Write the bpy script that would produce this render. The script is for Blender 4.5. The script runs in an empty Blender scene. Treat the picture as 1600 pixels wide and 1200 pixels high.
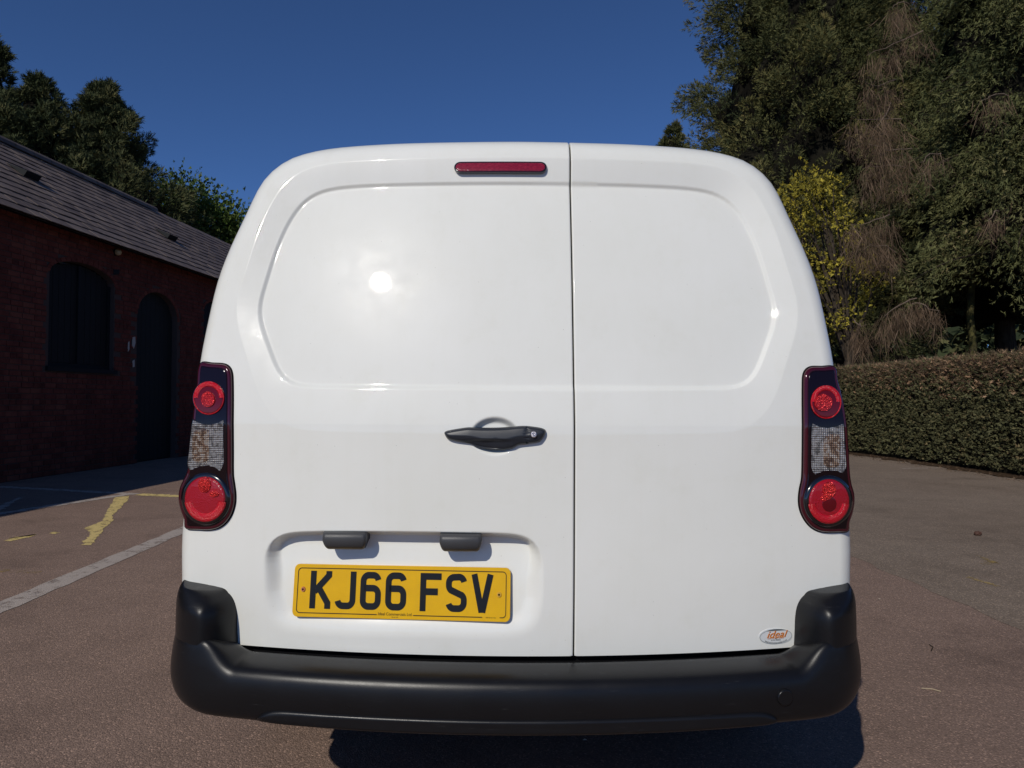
import bpy, bmesh, math, random
import numpy as np
from mathutils import Vector, Matrix

random.seed(7)
RNG = np.random.default_rng(11)
SC = bpy.context.scene
COL = SC.collection
R_ = math.radians

# ------------------------------------------------------------------ camera
F = 1150.0                       # focal length in pixels of the 1600 px wide photograph
CAM = Vector((0.0, 0.0, 1.12))
PITCH = math.atan(25.0 / F)      # horizon sits 25 px under the middle
ROLL = R_(0.25)
cam_d = bpy.data.cameras.new('camera')
cam_d.sensor_width = 36.0
cam_d.lens = 36.0 * F / 1600.0
cam_d.clip_start = 0.05
cam_d.clip_end = 2000.0
cam = bpy.data.objects.new('camera', cam_d)
COL.objects.link(cam)
cam.matrix_world = (Matrix.Translation(CAM) @ Matrix.Rotation(math.pi / 2 + PITCH, 4, 'X')
                    @ Matrix.Rotation(ROLL, 4, 'Z'))
SC.camera = cam
CR = np.array(cam.matrix_world.to_3x3())

# ------------------------------------------------------------------ light
SUN_AZ, SUN_EL = R_(26.0), R_(35.0)            # behind the camera, to the left
SUN = Vector((-math.sin(SUN_AZ) * math.cos(SUN_EL), -math.cos(SUN_AZ) * math.cos(SUN_EL), math.sin(SUN_EL)))
w = bpy.data.worlds.new('World'); SC.world = w; w.use_nodes = True
wn = w.node_tree.nodes; wl = w.node_tree.links
bg = wn['Background']; bg.inputs['Strength'].default_value = 0.078
sky = wn.new('ShaderNodeTexSky'); sky.sky_type = 'NISHITA'; sky.sun_disc = False
sky.sun_elevation = SUN_EL
sky.sun_rotation = math.atan2(SUN.x, SUN.y)
sky.air_density = 0.5; sky.dust_density = 0.0; sky.ozone_density = 10.0; sky.altitude = 100
wl.new(sky.outputs[0], bg.inputs['Color'])
sd = bpy.data.lights.new('sun', 'SUN'); sd.energy = 2.3; sd.angle = R_(0.53); sd.color = (1.0, 0.95, 0.865)
so = bpy.data.objects.new('sun', sd); COL.objects.link(so)
so.rotation_euler = SUN.to_track_quat('Z', 'Y').to_euler(); so.location = (-6, -12, 14)
SC.view_settings.view_transform = 'Standard'; SC.view_settings.look = 'None'
SC.view_settings.exposure = 0.3; SC.view_settings.gamma = 1.0
SC.render.resolution_x = 1024; SC.render.resolution_y = 768

# ------------------------------------------------------------------ helpers
def ray(px, py):
    d = CR @ np.array([(px - 800.0) / F, (600.0 - py) / F, -1.0])
    return d / d[1]                                   # scaled so that y grows by 1
def at_depth(px, py, y):
    d = ray(px, py); return np.array([d[0] * y, y, CAM.z + d[2] * y])
def gp(px, py, z=0.0):
    d = ray(px, py); k = (z - CAM.z) / d[2]
    return np.array([d[0] * k, d[1] * k, z])

def new_mesh(name, V, faces, smooth=False):
    """V (n,3); faces: (m,k) array or list of arrays with their own k"""
    me = bpy.data.meshes.new(name)
    V = np.asarray(V, dtype=np.float32)
    if isinstance(faces, np.ndarray): faces = [faces]
    faces = [np.asarray(f, dtype=np.int32) for f in faces if len(f)]
    me.vertices.add(len(V)); me.vertices.foreach_set('co', V.ravel())
    idx = np.concatenate([f.ravel() for f in faces])
    tot = np.concatenate([np.full(len(f), f.shape[1], np.int32) for f in faces])
    me.loops.add(len(idx)); me.loops.foreach_set('vertex_index', idx)
    me.polygons.add(len(tot))
    st = np.concatenate([[0], np.cumsum(tot)[:-1]]).astype(np.int32)
    me.polygons.foreach_set('loop_start', st)
    me.polygons.foreach_set('loop_total', tot)
    me.polygons.foreach_set('use_smooth', np.full(len(tot), smooth, bool))
    me.update(calc_edges=True); me.validate()
    return me

def link(name, me, mat=None, parent=None):
    o = bpy.data.objects.new(name, me); COL.objects.link(o)
    if mat is not None and me is not None and not me.materials: me.materials.append(mat)
    if parent is not None: o.parent = parent
    return o
def origin(o):
    v = np.zeros(3)
    while o is not None:
        v += np.array(o.location); o = o.parent
    return v
def obj(name, V, faces, mat, parent=None, smooth=False):
    V = np.asarray(V, float)
    if parent is not None: V = V - origin(parent)
    return link(name, new_mesh(name, V, faces, smooth), mat, parent)
def empty(name, loc):
    o = bpy.data.objects.new(name, None); COL.objects.link(o); o.location = loc; o.empty_display_size = 0.2
    return o
def tag(o, label=None, cat=None, group=None, kind=None):
    if label: o['label'] = label
    if cat: o['category'] = cat
    if group: o['group'] = group
    if kind: o['kind'] = kind
    return o

def box_vf(x0, x1, y0, y1, z0, z1, bev=0.0):
    bm = bmesh.new(); bmesh.ops.create_cube(bm, size=1.0)
    bmesh.ops.scale(bm, vec=(x1 - x0, y1 - y0, z1 - z0), verts=bm.verts)
    bmesh.ops.translate(bm, vec=((x0 + x1) / 2, (y0 + y1) / 2, (z0 + z1) / 2), verts=bm.verts)
    if bev: bmesh.ops.bevel(bm, geom=bm.edges[:], offset=bev, segments=2, affect='EDGES', profile=0.5)
    return bm
def bm_obj(name, bm, mat, parent=None, smooth=False):
    if parent is not None:
        bmesh.ops.translate(bm, vec=Vector(-origin(parent)), verts=bm.verts)
    me = bpy.data.meshes.new(name); bm.to_mesh(me); bm.free()
    if smooth:
        for p in me.polygons: p.use_smooth = True
    return link(name, me, mat, parent)
def tube_vf(pts, rad, seg=8, cap=True):
    pts = [np.asarray(p, float) for p in pts]; n = len(pts)
    rad = np.broadcast_to(np.asarray(rad, float), (n,))
    V = []; up = np.array([0.3, 0.2, 0.93])
    for i, p in enumerate(pts):
        t = pts[min(i + 1, n - 1)] - pts[max(i - 1, 0)]; t = t / (np.linalg.norm(t) + 1e-9)
        a = np.cross(t, up)
        if np.linalg.norm(a) < 1e-3: a = np.cross(t, [1, 0, 0])
        a /= np.linalg.norm(a); b = np.cross(t, a)
        for k in range(seg):
            q = 2 * math.pi * k / seg
            V.append(p + rad[i] * (math.cos(q) * a + math.sin(q) * b))
    Fq = [[i * seg + k, i * seg + (k + 1) % seg, (i + 1) * seg + (k + 1) % seg, (i + 1) * seg + k]
          for i in range(n - 1) for k in range(seg)]
    return np.array(V), np.array(Fq)
def merge_vf(parts):
    V = []; Fs = {}; off = 0
    for v, f in parts:
        V.append(v)
        for g in (f if isinstance(f, list) else [f]):
            Fs.setdefault(g.shape[1], []).append(g + off)
        off += len(v)
    return np.concatenate(V), [np.concatenate(x) for x in Fs.values()]

# ------------------------------------------------------------------ materials
def mat(name, color=(0.5, 0.5, 0.5), rough=0.6, metal=0.0, spec=0.5, coat=0.0, coat_rough=0.05):
    m = bpy.data.materials.new(name); m.use_nodes = True
    b = m.node_tree.nodes['Principled BSDF']
    b.inputs['Base Color'].default_value = (*color, 1); b.inputs['Roughness'].default_value = rough
    b.inputs['Metallic'].default_value = metal; b.inputs['Specular IOR Level'].default_value = spec
    b.inputs['Coat Weight'].default_value = coat; b.inputs['Coat Roughness'].default_value = coat_rough
    return m
class NT:
    def __init__(s, m): s.t = m.node_tree; s.n = s.t.nodes; s.l = s.t.links; s.b = s.n['Principled BSDF']
    def new(s, typ, **kw):
        x = s.n.new(typ)
        for k, v in kw.items(): setattr(x, k, v)
        return x
    def link(s, a, b): s.l.new(a, b)
    def coord(s, which='Object'):
        return s.new('ShaderNodeTexCoord').outputs[which]
    def pos(s): return s.new('ShaderNodeNewGeometry').outputs['Position']
    def noise(s, vec, scale, detail=4, rough=0.55):
        x = s.new('ShaderNodeTexNoise'); s.link(vec, x.inputs['Vector'])
        x.inputs['Scale'].default_value = scale; x.inputs['Detail'].default_value = detail; x.inputs['Roughness'].default_value = rough
        return x.outputs['Fac']
    def voro(s, vec, scale, feature='F1', out='Distance'):
        x = s.new('ShaderNodeTexVoronoi', feature=feature); s.link(vec, x.inputs['Vector']); x.inputs['Scale'].default_value = scale
        return x.outputs[out]
    def ramp(s, fac, stops):
        x = s.new('ShaderNodeValToRGB'); s.link(fac, x.inputs['Fac'])
        e = x.color_ramp.elements
        while len(e) > 1: e.remove(e[-1])
        for i, (p, c) in enumerate(stops):
            q = e[0] if i == 0 else e.new(p)
            q.position = p; q.color = (*c, 1) if len(c) == 3 else c
        return x.outputs['Color']
    def mix(s, fac, a, b, blend='MIX'):
        x = s.new('ShaderNodeMix', data_type='RGBA', blend_type=blend)
        for sock, v in ((x.inputs[0], fac), (x.inputs[6], a), (x.inputs[7], b)):
            if hasattr(v, 'links'): s.link(v, sock)
            elif isinstance(v, (int, float)): sock.default_value = v
            else: sock.default_value = (*v, 1)
        return x.outputs[2]
    def math(s, op, a, b=0.0):
        x = s.new('ShaderNodeMath', operation=op)
        for sock, v in ((x.inputs[0], a), (x.inputs[1], b)):
            if hasattr(v, 'links'): s.link(v, sock)
            else: sock.default_value = v
        return x.outputs[0]
    def bump(s, h, strength=0.3, dist=0.01):
        x = s.new('ShaderNodeBump'); x.inputs['Strength'].default_value = strength; x.inputs['Distance'].default_value = dist
        s.link(h, x.inputs['Height']); s.link(x.outputs[0], s.b.inputs['Normal']); return x

# white van paint: clean gloss with a little road film and dust specks
M_WHITE = mat('white_paint', (0.80, 0.80, 0.77), 0.34, spec=0.10, coat=0.6, coat_rough=0.028)
t = NT(M_WHITE); p = t.pos()
film = t.noise(p, 2.2, 5, 0.6)
col = t.ramp(film, [(0.3, (0.77, 0.765, 0.70)), (0.7, (0.815, 0.81, 0.755))])
speck = t.ramp(t.voro(p, 34.0), [(0.0, (0.35, 0.33, 0.3)), (0.016, (0.45, 0.43, 0.4)), (0.03, (1, 1, 1))])
col = t.mix(1.0, col, speck, 'MULTIPLY')
mpz = t.new('ShaderNodeMapping'); mpz.inputs['Scale'].default_value = (38, 38, 1.6); t.link(p, mpz.inputs['Vector'])
streak = t.ramp(t.noise(mpz.outputs[0], 1.0, 4, 0.6), [(0.30, (0.975, 0.972, 0.96)), (0.52, (1, 1, 1))])
col = t.mix(0.35, col, streak, 'MULTIPLY')
smudge = t.ramp(t.noise(p, 9.0, 7, 0.72), [(0.26, (0.965, 0.962, 0.945)), (0.46, (1, 1, 1))])
col = t.mix(0.9, col, smudge, 'MULTIPLY')
bpp = t.new('ShaderNodeBump'); bpp.inputs['Strength'].default_value = 0.05; bpp.inputs['Distance'].default_value = 0.0012
t.link(t.noise(p, 160.0, 3, 0.6), bpp.inputs['Height']); t.link(bpp.outputs[0], t.b.inputs['Coat Normal'])
t.link(t.ramp(t.noise(p, 14.0, 5, 0.7), [(0.35, (0.28,) * 3), (0.7, (0.40,) * 3)]), t.b.inputs['Roughness'])
t.link(col, t.b.inputs['Base Color'])

M_PLASTIC = mat('black_plastic', (0.0065, 0.0065, 0.0075), 0.34, spec=0.33)
t = NT(M_PLASTIC); p = t.pos()
t.link(t.ramp(t.noise(p, 6.0, 6, 0.7), [(0.3, (0.27,) * 3), (0.8, (0.42,) * 3)]), t.b.inputs['Roughness'])
scr = t.new('ShaderNodeMapping'); scr.inputs['Scale'].default_value = (9, 9, 120); scr.inputs['Rotation'].default_value = (0, 0.25, 0)
t.link(p, scr.inputs['Vector'])
sc = t.ramp(t.noise(scr.outputs[0], 2.0, 3, 0.6), [(0.66, (0.0065, 0.0065, 0.0075)), (0.78, (0.030, 0.030, 0.031))])
t.link(sc, t.b.inputs['Base Color'])
t.bump(t.noise(p, 900.0, 2), 0.10, 0.002)
M_HANDLE = mat('handle_plastic', (0.018, 0.021, 0.028), 0.40)
t = NT(M_HANDLE); t.bump(t.noise(t.pos(), 1500.0, 2), 0.12, 0.001)
M_BLACK = mat('dark_gap', (0.004, 0.004, 0.005), 0.9, spec=0.1)
M_UNDER = mat('underbody', (0.01, 0.01, 0.01), 0.9, spec=0.1)
M_TYRE = mat('tyre_rubber', (0.012, 0.012, 0.012), 0.8)
M_RIM = mat('wheel_steel', (0.35, 0.35, 0.36), 0.35, metal=0.9)
M_GLASS = mat('dark_glass', (0.01, 0.012, 0.014), 0.03, coat=1.0)

# ================================================================== THE VAN
XC = 0.0125                                   # van centre line
def Yc(z):
    z = np.asarray(z, float); tt = z - 1.06
    soft = 0.5 * (tt + np.sqrt(tt * tt + 0.04 ** 2)) - 0.5 * 0.04 * np.exp(-np.abs(tt) * 8)
    soft = np.maximum(soft, 0)
    y = 1.742 + 0.108 * soft + 0.160 * soft ** 2
    y = y + 0.25 * np.maximum(0, 0.75 - z) ** 2 + 0.6 * np.maximum(0, z - 1.70) ** 2
    return y
def M(x, z): return Yc(z) + (np.asarray(x) - XC) ** 2 / 6.4
def on_van(px, py, off=0.0):
    """pixel -> (x, z) on the smooth rear surface pushed back by off"""
    d = ray(px, py); y = 1.8
    for _ in range(12):
        x = d[0] * y; z = CAM.z + d[2] * y
        y = float(M(x, z)) + off
    return np.array([d[0] * y, CAM.z + d[2] * y])
def trace(pts, off=0.0): return np.array([on_van(a, b, off) for a, b in pts])
def smooth_closed(P, n=200, k=0, it=0):
    P = np.asarray(P, float)
    # Catmull-Rom (centripetal-ish) through the points, then even resampling
    m = len(P); out = []
    for i in range(m):
        p0, p1, p2, p3 = P[i - 1], P[i], P[(i + 1) % m], P[(i + 2) % m]
        for s in np.linspace(0, 1, 12, endpoint=False):
            l1 = np.linalg.norm(p2 - p1) + 1e-9
            m1 = (p2 - p0) / (np.linalg.norm(p2 - p1) + np.linalg.norm(p1 - p0) + 1e-9) * l1
            m2 = (p3 - p1) / (np.linalg.norm(p3 - p2) + np.linalg.norm(p2 - p1) + 1e-9) * l1
            a = 2 * s ** 3 - 3 * s ** 2 + 1; b = s ** 3 - 2 * s ** 2 + s; c = -2 * s ** 3 + 3 * s ** 2; d = s ** 3 - s ** 2
            out.append(a * p1 + b * m1 + c * p2 + d * m2)
    return resample(np.array(out), n)
def resample(P, n, closed=True):
    Q = np.vstack([P, P[:1]]) if closed else P
    L = np.concatenate([[0], np.cumsum(np.linalg.norm(np.diff(Q, axis=0), axis=1))])
    s = np.linspace(0, L[-1], n, endpoint=not closed)
    return np.stack([np.interp(s, L, Q[:, k]) for k in range(Q.shape[1])], 1)
def dist_loop(P, loop, signed=True, chunk=20000):
    """distance of points (n,2) to a closed polyline, positive inside"""
    A = loop; B = np.roll(loop, -1, 0); D = B - A; LL = (D ** 2).sum(1) + 1e-12
    out = np.empty(len(P))
    for i in range(0, len(P), chunk):
        p = P[i:i + chunk]
        ax = p[:, 0:1] - A[:, 0]; ay = p[:, 1:2] - A[:, 1]
        s = np.clip((ax * D[:, 0] + ay * D[:, 1]) / LL, 0, 1)
        d = np.sqrt(((ax - s * D[:, 0]) ** 2 + (ay - s * D[:, 1]) ** 2).min(1))
        if signed:
            c = ((A[:, 1] > p[:, 1:2]) != (B[:, 1] > p[:, 1:2])) & (p[:, 0:1] < D[:, 0] * (p[:, 1:2] - A[:, 1]) / (D[:, 1] + 1e-15) + A[:, 0])
            d = np.where(c.sum(1) % 2 == 1, d, -d)
        out[i:i + chunk] = d
    return out
def star(outline, rho, centre=None):
    """polar grid inside an outline; returns uv (n,2), faces, index of last ring"""
    N = len(outline); c = outline.mean(0) if centre is None else np.asarray(centre)
    UV = [c[None]]
    for r in rho: UV.append(c + (outline - c) * r)
    k = np.arange(N); k2 = (k + 1) % N
    fan = np.stack([np.zeros(N, int), 1 + k, 1 + k2], 1)
    quads = [np.stack([1 + j * N + k, 1 + (j + 1) * N + k, 1 + (j + 1) * N + k2, 1 + j * N + k2], 1) for j in range(len(rho) - 1)]
    return np.concatenate(UV), [fan, np.concatenate(quads)] if quads else [fan], 1 + (len(rho) - 1) * N
def sstep(x): x = np.clip(x, 0, 1); return x * x * (3 - 2 * x)
def rear_patch(name, outline, mat_, parent, proud, edge=0.006, dome=0.0, back=0.03, rings=14, off=0.0, surf=None, prof=None):
    """a solid piece following the van's rear, its edge rounded over 'edge', domed by 'dome', with side walls"""
    rho = np.concatenate([np.linspace(0.15, 0.8, max(3, rings // 2)), 1 - np.geomspace(0.17, 0.004, rings), [1.0]])
    uv, fc, last = star(outline, rho)
    N = len(outline); d = np.maximum(dist_loop(uv, outline), 0); d[last:] = 0
    e = np.clip(d / edge, 0, 1); h = proud * np.sqrt(np.clip(1 - (1 - e) ** 2, 0, 1)) if edge > 0 else np.full(len(d), proud)
    if dome: h = h + dome * np.sqrt(np.clip(d / (d.max() + 1e-9), 0, 1))
    if prof is not None: h = h + prof(uv, d)
    base = (surf or M)(uv[:, 0], uv[:, 1]) + off
    V = np.stack([uv[:, 0], base - h, uv[:, 1]], 1)
    ring = V[last:last + N].copy(); r2 = ring.copy(); r2[:, 1] += back
    V = np.vstack([V, r2]); k = np.arange(N); k2 = (k + 1) % N; b0 = len(V) - N
    fc = fc + [np.stack([last + k, b0 + k, b0 + k2, last + k2], 1)]
    o = obj(name, V, fc, mat_, parent, True)
    return o
def mirror(P): Q = P.copy(); Q[:, 0] = 2 * XC - Q[:, 0]; return Q
def mir_close(left):
    """left half (bottom to top, x<XC) -> closed symmetric loop"""
    return np.vstack([left, mirror(left)[::-1]])

VAN = empty('parked_van', (XC, 2.5, 0.0))
tag(VAN, 'white panel van seen square from behind with twin rear doors and black bumper', 'van')

# --- traced lines (left half, mirrored)
RR = 0.050                                                            # roll radius of the body edge
O_left = trace([(284.5, 1010), (284.5, 905), (284.5, 840), (289, 790), (297, 715), (306, 640), (313, 567), (326, 500), (341, 437.5), (360, 387.5),
                (382.5, 340), (405, 292.5), (417.5, 275.5), (432.5, 261.5), (450, 250), (470, 242), (512.5, 232.7), (575, 227), (640, 224), (720, 222.4), (800, 221.6)], 0.585 * RR)
cen = np.array([XC, 1.15])
O_left = np.vstack([[[O_left[0, 0], 0.40]], O_left])
dn = O_left - cen; O_left = O_left + dn / np.linalg.norm(dn, axis=1)[:, None] * 0.0048
O_left[:, 0] = np.minimum(O_left[:, 0], XC - 0.001)
def smooth_open(P, n):
    P = np.asarray(P, float); m = len(P); ext = np.vstack([2 * P[0] - P[1], P, 2 * P[-1] - P[-2]]); out = []
    for i in range(1, m):
        p0, p1, p2, p3 = ext[i - 1], ext[i], ext[i + 1], ext[i + 2]
        l1 = np.linalg.norm(p2 - p1) + 1e-9
        m1 = (p2 - p0) / (np.linalg.norm(p2 - p1) + np.linalg.norm(p1 - p0)) * l1
        m2 = (p3 - p1) / (np.linalg.norm(p3 - p2) + np.linalg.norm(p2 - p1)) * l1
        for s in np.linspace(0, 1, 14, endpoint=False):
            a = 2 * s ** 3 - 3 * s ** 2 + 1; b = s ** 3 - 2 * s ** 2 + s; c = -2 * s ** 3 + 3 * s ** 2; d = s ** 3 - s ** 2
            out.append(a * p1 + b * m1 + c * p2 + d * m2)
    out.append(P[-1])
    out = resample(np.array(out), n, False)
    for _ in range(3): out[1:-1] = 0.25 * out[:-2] + 0.5 * out[1:-1] + 0.25 * out[2:]
    return out
OL = smooth_open(O_left, 140)
BODY = mir_close(OL)                                                   # full rear outline (x, z)
A_left = trace([(800, 677.5), (638.6, 676), (489, 673), (461, 669.8), (440, 661.6), (421.6, 645), (407.7, 624), (396, 594), (386.7, 561), (376, 528.6), (370, 503),
                (368.7, 487), (370, 468), (376, 447), (387.5, 412), (400, 372), (412.5, 340), (430, 307.5), (445, 286), (465, 270), (490, 260),
                (525, 254), (600, 249.5), (700, 247), (800, 246)])
A_LOOP = mir_close(smooth_open(A_left, 90))
P_left = trace([(800, 610.5), (638.6, 609.3), (470.6, 607), (454, 603.4), (440, 595), (431, 582), (421.6, 559), (412.3, 533), (404, 510), (400, 489), (401.5, 470),
                (409, 445), (425, 392), (440, 355), (455, 329), (470, 310.5), (490, 297), (512.5, 290), (550, 285.5), (620, 282.5), (700, 281), (800, 280.5)], 0.010)
P_LOOP = mir_close(smooth_open(P_left, 90))
# plate recess and handle bowl
REC = smooth_closed(trace([(411, 900), (413, 868), (422, 848), (440, 835), (470, 830), (560, 829), (700, 830.5), (790, 833), (820, 838), (838, 850), (848, 872), (851, 905),
                           (849, 950), (842, 975), (826, 992), (795, 1000), (640, 998), (470, 994), (437, 986), (420, 968), (413, 940)]), 110)
BOWL = smooth_closed(np.array([on_van(773.5 + 40 * math.cos(a), 681 + 31 * math.sin(a)) for a in np.linspace(0, 2 * math.pi, 24, endpoint=False)]), 60)
SEAM = XC + 0.1365; GAP = 0.0036

def inset(uv):
    """how far the pressed shapes push the skin inwards (metres)"""
    D = np.zeros(len(uv)); x = uv[:, 0]; z = uv[:, 1]
    m = (z > 1.0)
    if m.any():
        q = uv[m]; dA = dist_loop(q, A_LOOP); dP = dist_loop(q, P_LOOP)
        ta = np.clip(dA / np.maximum(dA - dP, 1e-6), 0, 1)
        soft = lambda v: v - 0.06 * np.exp(-v / 0.06) + 0.06 * np.exp(-1 / 0.06 * 0) * 0
        band = (0.0080 + 0.0115 * np.clip((q[:, 1] - 1.15) / 0.52, 0, 1)) * np.where(dA > 0, np.where(dP > 0, 1.0, ta), 0.0)
        step = 0.0085 * sstep(dP / 0.0130)
        D[m] += band + step
    m = (z > 0.5) & (z < 0.9) & (x < SEAM)
    if m.any():
        q = uv[m]; d = dist_loop(q, REC); zt = REC[:, 1].max(); zb = REC[:, 1].min()
        k = np.clip((q[:, 1] - zb) / (zt - zb), 0, 1)
        wdt = 0.045 - 0.027 * sstep((k - 0.55) / 0.4) + 0.03 * np.clip(1 - k * 2.5, 0, 1)
        xm = 0.5 * (REC[:, 0].min() + REC[:, 0].max())
        flat = 0.010 * (1 - ((q[:, 0] - xm) / 0.33) ** 2)
        D[m] += (0.003 + 0.040 * k) * sstep(d / wdt) + flat * sstep(d / (wdt + 0.02))
    m = (z > 0.95) & (z < 1.12) & (np.abs(x - XC + 0.05) < 0.12)
    if m.any():
        D[m] += 0.019 * sstep(dist_loop(uv[m], BOWL) / 0.019)
    return D
BODY_D = resample(BODY, 170)
def rear_skin(uv, seam_side):
    d = np.maximum(dist_loop(uv, BODY_D), 0.0)
    e = np.clip((RR - d) / RR, 0, 1)
    y = M(uv[:, 0], uv[:, 1]) + RR * (1 - np.sqrt(np.clip(1 - e * e, 0, 1))) + inset(uv)
    ds = np.abs(uv[:, 0] - (SEAM + seam_side * GAP / 2)); rs = 0.004
    es = np.clip((rs - ds) / rs, 0, 1)
    y += rs * (1 - np.sqrt(np.clip(1 - es * es, 0, 1)))
    return y
def door(name, side, n_out, n_ring):
    B = resample(BODY, 4000)
    xs = SEAM + side * GAP / 2
    keep = (B[:, 0] < xs) if side < 0 else (B[:, 0] > xs)
    # walk from the seam bottom round to the seam top
    idx = np.where(keep)[0]
    br = np.where(np.diff(idx) > 1)[0]
    if len(br): idx = np.concatenate([idx[br[0] + 1:], idx[:br[0] + 1]])
    arc = B[idx].copy(); zbot = 0.5135; arc[:, 1] = np.maximum(arc[:, 1], zbot)
    ztop = arc[np.abs(arc[:, 0] - xs) < 0.02][:, 1].max()
    seam_line = np.stack([np.full(300, xs), np.linspace(zbot, ztop, 300)], 1)
    if abs(arc[-1, 1] - ztop) < abs(arc[0, 1] - ztop): seam_line = seam_line[::-1]
    outl = resample(np.vstack([arc, seam_line[1:-1]]), n_out)
    # keep the corner points at the seam
    for zc in (ztop, zbot):
        j = np.argmin(np.linalg.norm(outl - [xs, zc], axis=1)); outl[j] = [xs, zc]
    on = np.abs(outl[:, 0] - xs) < 0.002; outl[on, 0] = xs
    c = np.array([(outl[:, 0].min() + outl[:, 0].max()) / 2, 1.12])
    rho = np.concatenate([np.linspace(0.01, 0.986, n_ring), 1 - np.geomspace(0.0115, 0.0003, 14), [1.0]])
    uv, fc, last = star(outl, rho, c)
    y = rear_skin(uv, side)
    V = np.stack([uv[:, 0], y, uv[:, 1]], 1)
    N = len(outl); ring = V[last:last + N].copy(); ring[:, 1] += 0.03
    V = np.vstack([V, ring]); k = np.arange(N); k2 = (k + 1) % N; b0 = len(V) - N
    fc = fc + [np.stack([last + k, b0 + k, b0 + k2, last + k2], 1)]
    return obj(name, V, fc, M_WHITE, VAN, True)
DOOR_L = door('rear_door', -1, 1000, 330)
DOOR_R = door('rear_door', 1, 760, 230)
tag(DOOR_L, 'wide left rear door with handle and number plate recess')
tag(DOOR_R, 'narrow right rear door with small oval sticker')
# black backing strip, its colour stands in for the shade down the gap
zz = np.linspace(0.42, 1.79, 40)
sv = np.concatenate([[[SEAM - 0.03, float(M(SEAM, z)) + 0.040 + 0.012 * (z > 1.1) + RR * 0.9 * max(0, (z - 1.74) / 0.06) ** 2, z],
                      [SEAM + 0.03, float(M(SEAM, z)) + 0.040 + 0.012 * (z > 1.1) + RR * 0.9 * max(0, (z - 1.74) / 0.06) ** 2, z]] for z in zz])
sf = np.array([[2 * i, 2 * i + 1, 2 * i + 3, 2 * i + 2] for i in range(len(zz) - 1)])
obj('seam_shade', sv, sf, M_BLACK, VAN)

# sill sheet coloured black for the gap shadow under the doors
xsill = np.linspace(-0.80, 0.80, 33) + XC
sv = np.concatenate([np.stack([xsill, M(xsill, 0.5) + dy_, np.full(33, zz_)], 1) for dy_, zz_ in ((0.022, 0.40), (0.022, 0.53), (0.20, 0.53))])
obj('sill_shade', sv, np.array([[j * 33 + i, j * 33 + i + 1, (j + 1) * 33 + i + 1, (j + 1) * 33 + i] for j in range(2) for i in range(32)]), M_BLACK, VAN)

# --- body shell from the door edge forward
def shell():
    B = resample(BODY, 260); N = len(B)
    y0 = M(B[:, 0], B[:, 1]) + RR + 0.002
    rings = [np.stack([B[:, 0], y0 + 0.004, B[:, 1]], 1)]
    ctr = XC
    for y, top, wd in ((2.25, 1.80, 1.005), (2.7, 1.81, 1.02), (3.3, 1.81, 1.025), (3.9, 1.80, 1.02), (4.35, 1.76, 1.01), (4.6, 1.66, 1.0), (5.1, 1.22, 0.99), (5.35, 1.08, 0.98), (5.8, 0.98, 0.93), (5.98, 0.82, 0.82), (6.03, 0.60, 0.75)):
        zt = B[:, 1].max(); k = (top - 0.40) / (zt - 0.40)
        rings.append(np.stack([ctr + (B[:, 0] - ctr) * wd, np.full(N, y), 0.40 + (B[:, 1] - 0.40) * k], 1))
    V = np.concatenate(rings); k = np.arange(N); k2 = (k + 1) % N
    fc = [np.concatenate([np.stack([j * N + k, (j + 1) * N + k, (j + 1) * N + k2, j * N + k2], 1) for j in range(len(rings) - 1)])]
    V = np.vstack([V, [[ctr, 6.05, 0.6]]]); l0 = (len(rings) - 1) * N
    fc.append(np.stack([l0 + k, l0 + k2, np.full(N, len(V) - 1)], 1)[:, ::-1])
    return V, fc
V_, f_ = shell()
obj('body_shell', V_, f_, M_WHITE, VAN, True)
bm_obj('underbody', box_vf(XC - 0.78, XC + 0.78, 2.05, 5.9, 0.36, 0.55, 0.03), M_UNDER, VAN)
# windscreen and front side windows (far end, out of sight from behind)
obj('windscreen', [[XC - .62, 4.66, 1.625], [XC + .62, 4.66, 1.625], [XC + .70, 5.06, 1.285], [XC - .70, 5.06, 1.285]], np.array([[0, 1, 2, 3]]), M_GLASS, VAN)
def wheel(x, y, s):
    prof = [(0.20, -0.09), (0.285, -0.098), (0.31, -0.085), (0.32, -0.05), (0.32, 0.05), (0.31, 0.085), (0.285, 0.098), (0.20, 0.09)]
    n = 40; V = []; q = []
    for i in range(n):
        a = 2 * math.pi * i / n
        for r, o in prof: V.append([x + o, y + r * math.cos(a), 0.32 + r * math.sin(a)])
    m = len(prof)
    for i in range(n):
        for j in range(m - 1): q.append([i * m + j, i * m + j + 1, ((i + 1) % n) * m + j + 1, ((i + 1) % n) * m + j])
    wh = obj('wheel', V, np.array(q), M_TYRE, VAN, True)
    V = [[x + s * 0.05, y, 0.32]]; fc = []
    for r, o in ((0.06, 0.06), (0.10, 0.035), (0.17, 0.05), (0.20, 0.085)):
        for i in range(n):
            a = 2 * math.pi * i / n; V.append([x + s * o, y + r * math.cos(a), 0.32 + r * math.sin(a)])
    k = np.arange(n); k2 = (k + 1) % n
    fc = [np.stack([np.zeros(n, int), 1 + k, 1 + k2], 1)] + [np.concatenate([np.stack([1 + j * n + k, 1 + (j + 1) * n + k, 1 + (j + 1) * n + k2, 1 + j * n + k2], 1) for j in range(3)])]
    obj('rim', V, fc, M_RIM, wh, True)
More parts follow.
